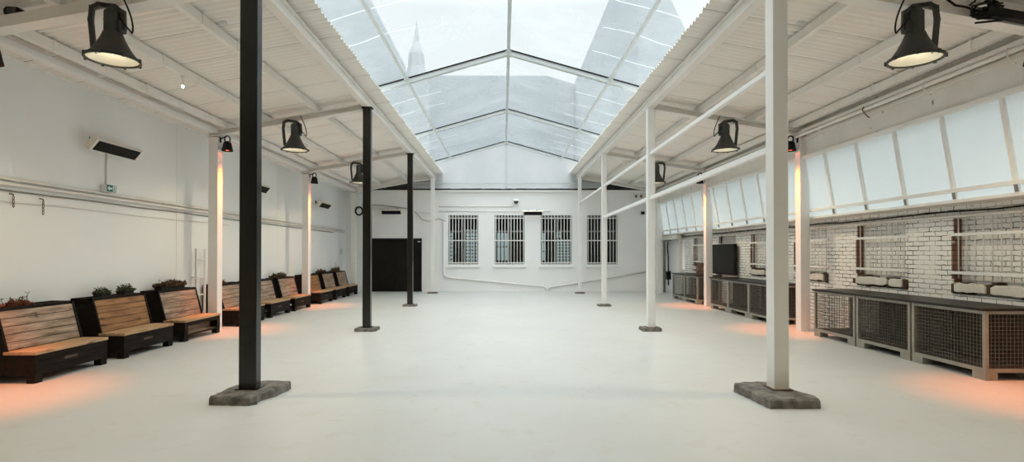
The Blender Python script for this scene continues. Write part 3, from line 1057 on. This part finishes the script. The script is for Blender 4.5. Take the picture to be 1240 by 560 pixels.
def worktop(y0, y1, label):
    g = MB()
    g.box(6.075, 6.885, y0 - 0.01, y1 + 0.01, 0.90, 0.935)
    return tag(g.build('worktop', M['worktop'], bevel=0.004), label, 'worktop')
for y0, lab, bd in ((6.84, 'wire mesh cage nearest the camera, with a rust-lit open end at the right edge', (0, 1)),
                (8.11, 'wire mesh cage in the middle of the nearest row', (0, 1)),
                (9.38, 'wire mesh cage of the nearest row beside the orange-lit white post, brick visible through it', (0, 0.25)),
                (12.22, 'dark-looking mesh cage partly hidden by the nearest white post', (0, 1)),
                (13.45, 'wire mesh cage in the middle of the middle row', (0, 0.55)),
                (14.68, 'wire mesh cage of the middle row under the black wall panel', (0.4, 1)),
                (17.0, 'wire mesh cage just beyond the slim orange-lit post on the right', (0, 0.4)),
                (18.24, 'farthest wire mesh cage, nearest the back wall', None)):
    make_cage(y0, lab, bd)
worktop(6.84, 10.61, 'long black worktop lying over the three nearest cages')
worktop(12.22, 15.91, 'long dark worktop lying over the middle row of cages')
worktop(17.0, 19.47, 'dark worktop lying over the two farthest cages')

# black flat panel on the right wall above the cages
t = thing('wall_screen', 'black flat rectangular screen on the brick wall above the middle cages', 'screen', (6.80, 16.55, 0.985))
MB().box(-0.06, 0.02, -0.85, 0.85, 0.0, 0.95).build('bezel', M['black_matt'], t, bevel=0.012)
MB().box(-0.064, -0.058, -0.81, 0.81, 0.04, 0.91).build('display', M['black_screen'], t)
MB().box(0.02, 0.098, -0.2, 0.2, 0.3, 0.7).build('wall_mount', M['black_matt'], t)
MB().tube([(0.03, 0.3, 0.9), (0.05, 0.32, 1.1), (0.06, 0.32, 1.28)], 0.012, 6).build('lead', M['cable'], t)

# ------------------------------------------------------------------ pendant reflector lamps
def spot(parent, z, power, colr, angle, blend, size, off=0.0):
    ld = bpy.data.lights.new('lamp_light', 'SPOT')
    ld.energy = power
    ld.color = colr
    ld.spot_size = R(angle)
    ld.spot_blend = blend
    ld.shadow_soft_size = size
    lo = bpy.data.objects.new('lamp_light', ld)
    COL.objects.link(lo)
    lo.parent = parent
    lo.location = (off, 0, z)
    return lo

def make_pendant(x, y, label, s, zr=3.84):
    t = thing('pendant_lamp', label, 'lamp', (x, y, zr), 0, 'dark reflector lamps hung from the cross beams')
    # z = 0 at the rim
    prof = [(0.095, 0.30), (0.105, 0.27), (0.125, 0.22), (0.17, 0.13), (0.225, 0.05), (0.25, 0.02), (0.272, 0.015), (0.275, -0.01), (0.255, -0.015), (0.25, 0.0)]
    sh = MB().lathe(prof, 40).build('shade', M['lamp_grey'], t)
    inner = [(0.085, 0.27), (0.12, 0.19), (0.17, 0.11), (0.22, 0.04), (0.246, 0.005)]
    MB().lathe(inner, 40).build('reflector', M['white_enamel'], t)
    hs = MB()
    rr = 0.105
    octo = [(rr * math.cos(R(22.5 + 45 * k)) * 0.82, rr * math.sin(R(22.5 + 45 * k))) for k in range(8)]
    hs.prism(octo, 0.26, 0.53)
    hs.prism([(a * 0.8, b * 0.8) for a, b in octo], 0.53, 0.555)
    hs.box(-s * 0.125, -s * 0.07, -0.05, 0.05, 0.30, 0.43)
    hs.build('housing', M['lamp_grey'], t, bevel=0.010)
    bb = MB()
    bb.lathe([(0.0, 0.06), (0.035, 0.075), (0.05, 0.11), (0.045, 0.16), (0.025, 0.21), (0.025, 0.27)], 20)
    bb.build('bulb', M['bulb'], t)
    MB().lathe([(0.0, -0.006), (0.12, -0.006), (0.252, -0.004)], 40).build('lens', M['glass'], t)
    for k in range(8):
        a = 2 * math.pi * k / 8 + 0.2
        MB().box(0.262, 0.285, -0.012, 0.012, -0.022, 0.02, mx=Matrix.Rotation(a, 4, 'Z')).build('rim_clip', M['lamp_grey'], sh)
    yk = MB()
    o_ = -s  # the tall arm of the yoke is on the wall side
    pts = [(o_ * -0.0 + s * 0.215, 0, 0.10), (s * 0.25, 0, 0.45), (s * 0.235, 0, 0.59), (s * 0.16, 0, 0.625), (-s * 0.02, 0, 0.60), (-s * 0.115, 0, 0.53), (-s * 0.125, 0, 0.33)]
    for a, b in zip(pts[:-1], pts[1:]):
        yk.bar(a, b, 0.05, 0.035, up=(0, 1, 0))
    for q in pts[1:-1]:
        yk.box(q[0] - 0.022, q[0] + 0.022, -0.024, 0.024, q[2] - 0.022, q[2] + 0.022)
    yk.tube([(s * 0.19, 0, 0.10), (s * 0.225, 0, 0.10)], 0.03, 10)
    yk.box(s * 0.08 - 0.03, s * 0.08 + 0.03, -0.02, 0.02, 0.60, roof(x) - 0.275 - zr + 0.01)
    yk.box(s * 0.08 - 0.05, s * 0.08 + 0.05, -0.02, 0.14, roof(x) - 0.29 - zr, roof(x) - 0.275 - zr)
    yk.build('yoke', M['lamp_grey'], t)
    cb = MB()
    pts = []
    for k in range(15):
        u = k / 14
        pts.append((-s * (0.10 + 0.15 * math.sin(u * math.pi * 0.95) ** 1.2 + 0.02 * u), -0.05, 0.46 - 0.22 * math.sin(min(u * 1.5, 1) * math.pi / 2) + max(0, u - 0.45) * 0.85))
    cb.tube(pts, 0.009, 6)
    cb.build('cable', M['cable'], t)
    spot(t, 0.05, PENDANT_W, (1.0, 0.79, 0.53), 158, 0.5, 0.06)
    return t
make_pendant(-4.53, 5.95, 'large dark reflector lamp at the top left, closest of the left row', -1)
make_pendant(-4.53, 11.17, 'dark reflector lamp just right of the nearest black post', -1)
make_pendant(-4.60, 16.39, 'dark reflector lamp partly behind the second black post', -1)
make_pendant(4.53, 5.95, 'large dark reflector lamp at the top right, closest of the right row', 1)
make_pendant(4.58, 11.17, 'dark reflector lamp left of the nearest white post', 1)
make_pendant(4.64, 16.39, 'dark reflector lamp mostly behind the second white post of the right row', 1)

make_pendant(-4.53, 0.75, 'dark reflector lamp hung behind the viewer on the left', -1)
make_pendant(4.53, 0.75, 'dark reflector lamp hung behind the viewer on the right', 1)

# ------------------------------------------------------------------ red heat lamps on the wall posts
def make_heat(s, y, label):
    t = thing('heat_lamp', label, 'heat lamp', (s * 6.03, y, 3.84), 0, 'black heat lamps glowing orange on the wall posts')
    MB().lathe([(0.05, 0.20), (0.075, 0.185), (0.088, 0.13), (0.10, 0.06), (0.115, 0.0), (0.108, 0.0), (0.095, 0.06), (0.08, 0.12), (0.05, 0.165)], 28, close=True).build('shade', M['black_matt'], t)
    MB().lathe([(0.0, 0.205), (0.05, 0.205), (0.055, 0.17), (0.04, 0.16)], 20).build('cap', M['black_matt'], t)
    MB().lathe([(0.0, 0.02), (0.06, 0.025), (0.085, 0.05), (0.07, 0.10), (0.03, 0.15)], 24).build('bulb', M['heat'], t)
    g = MB()
    ring = [(0.06 * math.sin(a), 0, 0.25 + 0.075 * -math.cos(a)) for a in [2 * math.pi * k / 16 for k in range(17)]]
    g.tube(ring, 0.014, 6, cap=False)
    g.bar((s * 0.02, 0, 0.315), (s * 0.152, 0, 0.26), 0.03, 0.02)
    g.box(s * 0.152 - 0.004, s * 0.152 + 0.004, -0.04, 0.04, 0.18, 0.30)
    g.build('bracket', M['black_matt'], t)
    spot(t, -0.005, HEAT_W, (1.0, 0.20, 0.02), 46, 1.0, 0.05)
    return t
make_heat(-1, BAYS[1], 'black heat lamp cut by the left edge of the picture')
make_heat(-1, BAYS[2], 'black heat lamp on the near orange-lit left wall post')
make_heat(-1, BAYS[3], 'small black heat lamp on the far orange-lit left wall post')
make_heat(1, BAYS[1], 'black heat lamp above the end of the nearest cage row')
make_heat(1, BAYS[2], 'black heat lamp on the right wall post just right of the nearest white post')
make_heat(1, BAYS[3], 'small black heat lamp on the slim orange-lit right post')
for s in (-1, 1):
    post(s * 6.28, BAYS[1], 0.20, 0.20, M['steel_clean'], 'white wall post carrying the heat lamp at the %s' % ('left edge beside the nearest bench' if s < 0 else 'end of the nearest cage row'), None, 0, 0, top=4.12, cap=False)

# ------------------------------------------------------------------ infrared wall heaters
def make_heater(loc, rz, label, L=0.98):
    """long axis X, facing -Y before rotation, tilted down"""
    t = thing('wall_heater', label, 'heater', loc, rz, 'slim infrared heaters high on the walls')
    tilt = Matrix.Rotation(R(40), 4, 'X')
    g = MB()
    g.box(-L / 2, L / 2, -0.055, 0.045, -0.10, 0.10, mx=tilt)
    g.box(-L / 2 - 0.05, -L / 2, -0.06, 0.05, -0.105, 0.105, mx=tilt)
    g.box(L / 2, L / 2 + 0.05, -0.06, 0.05, -0.105, 0.105, mx=tilt)
    g.build('housing', M['white_enamel'], t, bevel=0.006)
    gr = MB()
    gr.box(-L / 2 + 0.01, L / 2 - 0.01, -0.066, -0.054, -0.088, 0.088, mx=tilt)
    for k in range(7):
        z = -0.075 + k * 0.025
        gr.box(-L / 2 + 0.01, L / 2 - 0.01, -0.071, -0.064, z - 0.004, z + 0.004, mx=tilt)
    gr.build('grille', M['black_matt'], t)
    b = MB()
    for x in (-L * 0.25, L * 0.25):
        b.bar((x, 0.03, 0.02), (x, 0.219, 0.08), 0.03, 0.02)
        b.box(x - 0.04, x + 0.04, 0.212, 0.22, 0.02, 0.14)
    b.build('bracket', M['black_matt'], t)
    return t
make_heater((XL + 0.22, 8.92, 3.42), R(90), 'white infrared heater with black grille above the green exit sign')
make_heater((XL + 0.22, 14.12, 3.42), R(90), 'black-fronted infrared heater just right of the nearest black post')
make_heater((XL + 0.22, 19.32, 3.42), R(90), 'black-fronted infrared heater on the left wall beyond the far orange-lit post')
make_heater((-4.88, YB - 0.22, 3.42), 0, 'dark infrared heater on the back wall above the black door', 0.82)
make_heater((1.14, YB - 0.22, 3.38), 0, 'dark infrared heater between and above the two middle barred windows', 0.78)

# ------------------------------------------------------------------ small things on the left wall
t = thing('exit_sign', 'green emergency exit sign with white arrow below the nearest wall heater', 'sign', (XL, 8.98, 2.75))
MB().box(0.0, 0.115, -0.11, 0.11, -0.06, 0.06).build('housing', M['steel_clean'], t, bevel=0.006)
MB().box(0.115, 0.119, -0.108, 0.108, -0.058, 0.058).build('green_panel', M['green'], t)
sg = MB()
X0, X1 = 0.119, 0.122
sg.prism([(-0.095, 0.0), (-0.05, 0.042), (-0.05, 0.016), (0.01, 0.016), (0.01, -0.016), (-0.05, -0.016), (-0.05, -0.042)], X0, X1, 'x')
sg.build('arrow', M['sign_white'], t)
dm = MB()
dm.box(X0, X1, 0.028, 0.092, -0.048, 0.048)
dm.build('doorway_symbol', M['sign_white'], t)
rm = MB()
rm.box(X1, X1 + 0.002, 0.052, 0.066, 0.022, 0.036)
rm.prism([(0.05, 0.018), (0.068, 0.014), (0.064, -0.008), (0.078, -0.038), (0.068, -0.04), (0.056, -0.016), (0.046, -0.034), (0.036, -0.03), (0.049, -0.006)], X1, X1 + 0.002, 'x')
rm.build('runner_symbol', M['green'], t)
tag(MB().tube([(XL + 0.015, 9.0, 2.81), (XL + 0.015, 9.0, 3.38)], 0.011, 6).build('conduit', M['pipe'], None), 'thin upright conduit from the exit sign up to the wall heater', 'conduit')

def wall_run(pts, r, mat_, label, cat='conduit', clips=0.0):
    g = MB().tube(pts, r, 8)
    return tag(g.build('conduit', mat_), label, cat)
def runY(x, z0, z1, y0, y1, r, mat_, label, wob=0.0):
    pts = []
    n_ = 26
    rd = random.Random(int(z0 * 1000))
    for k in range(n_ + 1):
        u = k / n_
        pts.append((x, y0 + (y1 - y0) * u, z0 + (z1 - z0) * u + (rd.uniform(-wob, wob))))
    return wall_run(pts, r, mat_, label)
runY(XL + 0.03, 2.70, 2.62, Y0 + 0.1, 22.4, 0.022, M['pipe'], 'topmost white conduit running along the left wall')
runY(XL + 0.035, 2.63, 2.55, Y0 + 0.1, 22.4, 0.028, M['pipe'], 'thick white conduit just below the topmost one on the left wall')
runY(XL + 0.02, 2.53, 2.48, Y0 + 0.1, 21.0, 0.012, M['pipe_grey'], 'thin grey cable running under the thick conduit on the left wall', 0.008)
runY(XL + 0.02, 2.40, 2.34, Y0 + 0.1, 13.0, 0.008, M['pipe'], 'thin white sagging cable lowest on the left wall', 0.012)
def wall_hook(y, z, L, label):
    t = thing('hanging_chain', label, 'chain', (XL, y, z), 0, 'rusty chains hanging on the left wall')
    g = MB()
    g.tube([(0.0, 0, 0.03), (0.05, 0, 0.02), (0.055, 0, -0.01)], 0.009, 6)
    g.build('hook', M['rust'], t)
    c_ = MB()
    n_ = int(L / 0.05)
    for k in range(n_):
        z_ = -0.03 - k * 0.05
        a = 0 if k % 2 else math.pi / 2
        ring = [(0.055 + 0.011 * math.cos(q) * math.cos(a), 0.011 * math.cos(q) * math.sin(a), z_ + 0.03 * math.sin(q)) for q in [2 * math.pi * j / 10 for j in range(11)]]
        c_.tube(ring, 0.005, 5, cap=False)
    c_.build('links', M['rust'], t)
wall_hook(7.25, 2.44, 0.18, 'short rusty chain hanging from the wall, left one of two')
wall_hook(7.72, 2.42, 0.20, 'rusty chain hanging from the wall, right one of two')

# white rung ladder beside the wall post
t = thing('wall_ladder', 'white rung ladder against the wall beside the near orange-lit post', 'ladder', (XL + 0.10, 11.66, 0))
for y in (-0.17, 0.17):
    MB().box(-0.02, 0.02, y - 0.02, y + 0.02, 0.0, 1.75).build('stile', M['steel_clean'], t, bevel=0.004)
for k in range(4):
    z = 0.34 + 0.39 * k
    MB().tube([(0, -0.16, z), (0, 0.16, z)], 0.017, 8).build('rung', M['steel_clean'], t)
st = MB()
for z in (0.72, 1.11):
    for y in (-0.17, 0.17):
        st.box(-0.10, -0.02, y - 0.012, y + 0.012, z, z + 0.03)
st.build('wall_bracket', M['steel_clean'], t)

t = thing('switch_box', 'small pale switch box on the left wall near the far corner post', 'switch', (XL, 22.05, 1.60))
MB().box(0, 0.05, -0.09, 0.09, 0, 0.26).build('box', M['pipe'], t, bevel=0.006)
MB().box(0.05, 0.058, -0.05, 0.05, 0.08, 0.18).build('rocker', M['sign_white'], t, bevel=0.003)

t = thing('cable_coil', 'round black cable coil hanging beside the far left corner post', 'coil', (-6.02, 21.6, 3.38))
g = MB()
for k, (rr, yy) in enumerate(((0.15, -0.03), (0.16, 0.0), (0.15, 0.03), (0.13, -0.01), (0.13, 0.02))):
    g.tube([(rr * math.cos(a), yy, rr * math.sin(a) * 1.12) for a in [2 * math.pi * j / 24 for j in range(25)]], 0.02, 6, cap=False)
g.build('loops', M['cable'], t)
MB().bar((0, 0, 0.13), (-0.17, 0.1, 0.17), 0.03, 0.03).box(-0.03, 0.03, -0.05, 0.05, 0.10, 0.14).build('hook', M['pipe_grey'], t)

# small bulbs under the second purlin
def small_bulb(y, label):
    x = -5.21
    zt = roof(5.21) - 0.145
    t = thing('bare_bulb', label, 'bulb', (x, y, zt), 0, 'small bare bulbs under the left roof')
    MB().lathe([(0.0, 0.0), (0.03, 0.0), (0.03, -0.02), (0.012, -0.03), (0.012, -0.10), (0.022, -0.11), (0.022, -0.15), (0.0, -0.15)], 14).build('holder', M['steel_clean'], t)
    MB().lathe([(0.0, -0.19), (0.014, -0.185), (0.019, -0.172), (0.016, -0.156), (0.012, -0.148)], 16).build('glass_bulb', M['spark'], t)
small_bulb(8.37, 'small bright bare bulb under the roof left of the nearest black post')
small_bulb(13.7, 'small bare bulb under the roof right of the second reflector lamp')
small_bulb(17.7, 'small bare bulb under the roof beside the farthest left reflector lamp')

# ------------------------------------------------------------------ back wall fittings
t = thing('security_camera', 'white dome security camera on the back wall above the middle windows', 'camera', (0.42, YB, 3.92))
MB().box(-0.10, 0.10, -0.05, 0.0, -0.10, 0.06).build('base', M['steel_clean'], t, bevel=0.01)
MB().tube([(0, -0.04, 0.0), (0, -0.14, 0.02), (0, -0.2, -0.01)], 0.03, 8).build('arm', M['steel_clean'], t)
MB().lathe([(0.0, 0.05), (0.09, 0.045), (0.12, 0.0), (0.115, -0.03), (0.10, -0.035)], 24, mx=Matrix.Translation((0, -0.2, -0.02))).build('cover', M['sign_white'], t)
MB().lathe([(0.10, -0.035), (0.09, -0.09), (0.05, -0.135), (0.0, -0.15)], 24, mx=Matrix.Translation((0, -0.2, -0.02))).build('dome', M['lamp_grey'], t)
wall_run([(-2.75, YB - 0.038, 3.02), (-2.70, YB - 0.038, 2.98), (-2.68, YB - 0.038, 2.90), (-2.68, YB - 0.038, 0.78), (-2.62, YB - 0.038, 0.66), (-2.4, YB - 0.038, 0.60), (1.55, YB - 0.038, 0.24), (1.68, YB - 0.038, 0.18), (1.72, YB - 0.038, 0.05)], 0.035, M['steel_clean'], 'white pipe sloping down the back wall under the left barred windows')
wall_run([(1.82, YB - 0.038, 0.05), (1.84, YB - 0.038, 0.14), (1.92, YB - 0.038, 0.20), (6.25, YB - 0.038, 0.90)], 0.035, M['steel_clean'], 'white pipe sloping up the back wall under the right barred windows')
wall_run([(-2.9, YB - 0.024, 3.66), (0.3, YB - 0.024, 3.66)], 0.016, M['steel_clean'], 'thin white conduit along the back wall left of the dome camera')
wall_run([(-2.9, YB - 0.024, 3.46), (1.9, YB - 0.024, 3.44)], 0.014, M['steel_clean'], 'thin white conduit just above the barred windows')
wall_run([(-6.2, YB - 0.024, 3.76), (-5.2, YB - 0.024, 3.70), (-4.3, YB - 0.024, 3.58), (-3.9, YB - 0.024, 3.42), (-3.6, YB - 0.038, 3.10), (-3.3, YB - 0.038, 3.02), (-2.9, YB - 0.038, 3.14), (-2.6, YB - 0.024, 3.02)], 0.013, M['pipe_grey'], 'grey loose cable drooping across the back wall above the black door', 'cable')
wall_run([(-6.2, YB - 0.024, 3.55), (-4.6, YB - 0.024, 3.52), (-3.2, YB - 0.024, 3.40)], 0.02, M['steel_clean'], 'white conduit above the dark heater over the black door')
t = thing('junction_box', 'small black box on the back wall right of the barred windows', 'box', (5.86, YB, 3.38))
MB().box(-0.07, 0.07, -0.06, 0.0, -0.06, 0.06).build('case', M['black_matt'], t, bevel=0.006)
MB().tube([(0.07, -0.02, 0), (0.75, -0.02, -0.01)], 0.012, 6).build('lead', M['pipe'], t)
tag(MB().box(5.55, 5.62, YB - 0.05, YB, 4.05, 4.15).box(5.76, 5.83, YB - 0.05, YB, 4.05, 4.15).build('wall_clip', M['rust']), 'pair of rusty clips high on the back wall at the right', 'clip')

# ------------------------------------------------------------------ pipes and cables along the right wall
def runR(z0, y0, y1, r, mat_, label, x=XR - 0.03, wob=0.006, cat='pipe'):
    pts = []
    rd = random.Random(int(z0 * 100))
    for k in range(31):
        u = k / 30
        pts.append((x, y0 + (y1 - y0) * u, z0 + rd.uniform(-wob, wob)))
    o = MB().tube(pts, r, 8).build('wall_pipe', mat_)
    return tag(o, label, cat)
runR(2.225, Y0 + 0.1, 21.8, 0.025, M['pipe'], 'white pipe running along the brick wall above the window grilles')
runR(2.29, Y0 + 0.1, 21.8, 0.012, M['cable'], 'dark cable running along the brick wall just below the glazing', x=XR - 0.02, wob=0.012, cat='cable')
t = thing('gutter_pipe', 'white pipe on hangers under the right eave above the slanted glazing', 'pipe', (6.12, 0, 4.13))
MB().tube([(0, Y0 + 0.1, 0), (0, 22.4, 0)], 0.03, 8).build('pipe', M['steel_white'], t)
for y in (5.2, 6.5, 7.8, 9.1, 10.4, 13.0, 15.6, 18.2, 20.8):
    MB().tube([(-0.02, y, 0.05), (-0.045, y, 0.0), (-0.02, y, -0.05), (0.06, y, -0.13), (0.085, y, -0.13)], 0.009, 6).build('hanger', M['rust'] if y in (9.1,) else M['steel_white'], t)

# corner pipework at the far right
tag(MB().tube([(6.72, 22.45, 0.0), (6.72, 22.45, 1.9), (6.70, 22.42, 2.05), (6.62, 22.2, 2.15), (6.7, 21.6, 2.2)], 0.05, 8).build('wall_pipe', M['pipe_grey']), 'grey upright drain pipe in the far right corner', 'pipe')
tag(MB().tube([(6.84, 22.3, 0.3), (6.84, 22.3, 1.5), (6.80, 22.3, 1.9), (6.82, 22.2, 2.4), (6.55, 22.3, 3.2), (6.5, 22.4, 3.9)], 0.025, 6).build('wall_pipe', M['cable']), 'black cable climbing the far right corner', 'cable')
t = thing('junction_box', 'black box low in the far right corner beside the drain pipe', 'box', (6.79, 22.18, 0.55))
MB().box(-0.08, 0.11, -0.07, 0.07, 0.0, 0.34).build('case', M['black_matt'], t, bevel=0.008)
MB().box(-0.085, -0.08, -0.05, 0.05, 0.04, 0.30).build('cover', M['lamp_grey'], t)
struct(MB().box(6.74, 6.86, 20.6, 20.72, 0, 2.36).build('trim_12', M['fascia'], bevel=0.01))
struct(MB().box(6.52, 6.72, 20.3, YB, 2.20, 2.38).build('trim_13', M['fascia'], bevel=0.02))

# patch of bare red bricks standing proud above the far cages
g = MB()
rd = random.Random(8)
for r_ in range(5):
    n_ = 3 - (r_ > 3)
    for k in range(n_):
        y = 18.3 + k * 0.235 + (0.11 if r_ % 2 else 0) + (0.12 if r_ > 3 else 0)
        g.box(6.80 + rd.uniform(0, 0.02), 6.892, y, y + 0.225, 0.94 + r_ * 0.075, 0.94 + r_ * 0.075 + 0.068)
tag(g.build('brick_stack', M['brick_raw'], bevel=0.004), 'patch of bare red bricks above the far cages beside the slim orange-lit post', 'bricks')

# ------------------------------------------------------------------ fittings on the near cross beams
t = thing('cable_bundle', 'tangle of black cables and a black power bar on the top right cross beam', 'cables', (5.2, BAYS[1] - 0.09, 4.33))
g = MB()
g.bar((0.10, -0.06, 0.05), (1.05, -0.06, -0.12), 0.09, 0.10)
g.build('power_bar', M['black_matt'], t, bevel=0.01)
rd = random.Random(21)
for k in range(7):
    pts = []
    a0 = rd.uniform(0, 6)
    for j in range(14):
        u = j / 13
        pts.append((0.02 + rd.uniform(0.0, 0.3) * u + 0.12 * math.sin(a0 + u * 7), -0.07 - 0.03 * rd.random(), 0.08 + 0.09 * math.cos(a0 + u * 6.2) - 0.02 * k * u))
    MB().tube(pts, 0.011, 6).build('cable', M['cable'], t)
MB().tube([(-0.30, -0.03, 0.20), (-0.22, -0.05, 0.12), (-0.1, -0.05, 0.10), (0.05, -0.06, 0.04)], 0.012, 6).build('cable', M['cable'], t)
t = thing('beam_fixture', 'small black fixture perched on the top left cross beam', 'fixture', (-5.72, BAYS[1] - 0.02, roof(5.72) - 0.14))
MB().prism([(-0.10, 0.0), (0.10, -0.02), (0.11, 0.04), (0.06, 0.085), (-0.07, 0.095), (-0.11, 0.06)], -0.06, 0.06, 'y').build('case', M['black_matt'], t, bevel=0.012)
MB().box(-0.05, 0.05, -0.075, -0.06, 0.01, 0.07).build('cover', M['lamp_grey'], t)

# ------------------------------------------------------------------ neighbours seen through the film
t = thing('neighbour_building', 'tall grey building seen faintly through the right side of the skylight', 'building', (10.0, 40, -0.25))
MB().prism([(0.1, 0), (9, 0), (9, 8.0), (0.1, 26.4)], 0, 60, 'y').build('walls', M['house'], t)
t = thing('neighbour_building', 'long grey building seen faintly through the left side of the skylight', 'building', (-14.0, 30, -0.25))
MB().box(-12, 0, 0, 45, 0, 28.2).build('walls', M['house'], t)
MB().box(-12.2, 0.0, -0.2, 45.2, 28.2, 28.5).build('cornice', M['slate'], t)
t = thing('neighbour_building', 'low wide building seen faintly through the skylight behind the back wall', 'building', (0, 75, -0.25))
MB().box(-14.0, 10.0, 0, 12, 0, 26.0).build('walls', M['house'], t)
MB().prism([(-14.0, 26.0), (10.0, 26.0), (6.0, 27.2), (-10.0, 27.2)], 0.0, 12.0, 'y').build('roof', M['house'], t)
t = thing('church_tower', 'slender church spire seen faintly through the left of the skylight', 'tower', (-10.0, 60, -0.25))
MB().box(-1.3, 1.3, -1.3, 1.3, 0, 21.5).build('shaft', M['slate'], t)
MB().lathe([(1.45, 21.5), (1.0, 23.0), (0.9, 24.5), (0.35, 26.0), (0.0, 28.6)], 8, smooth=False, mx=Matrix.Rotation(math.pi / 8, 4, 'Z')).build('spire', M['slate'], t)
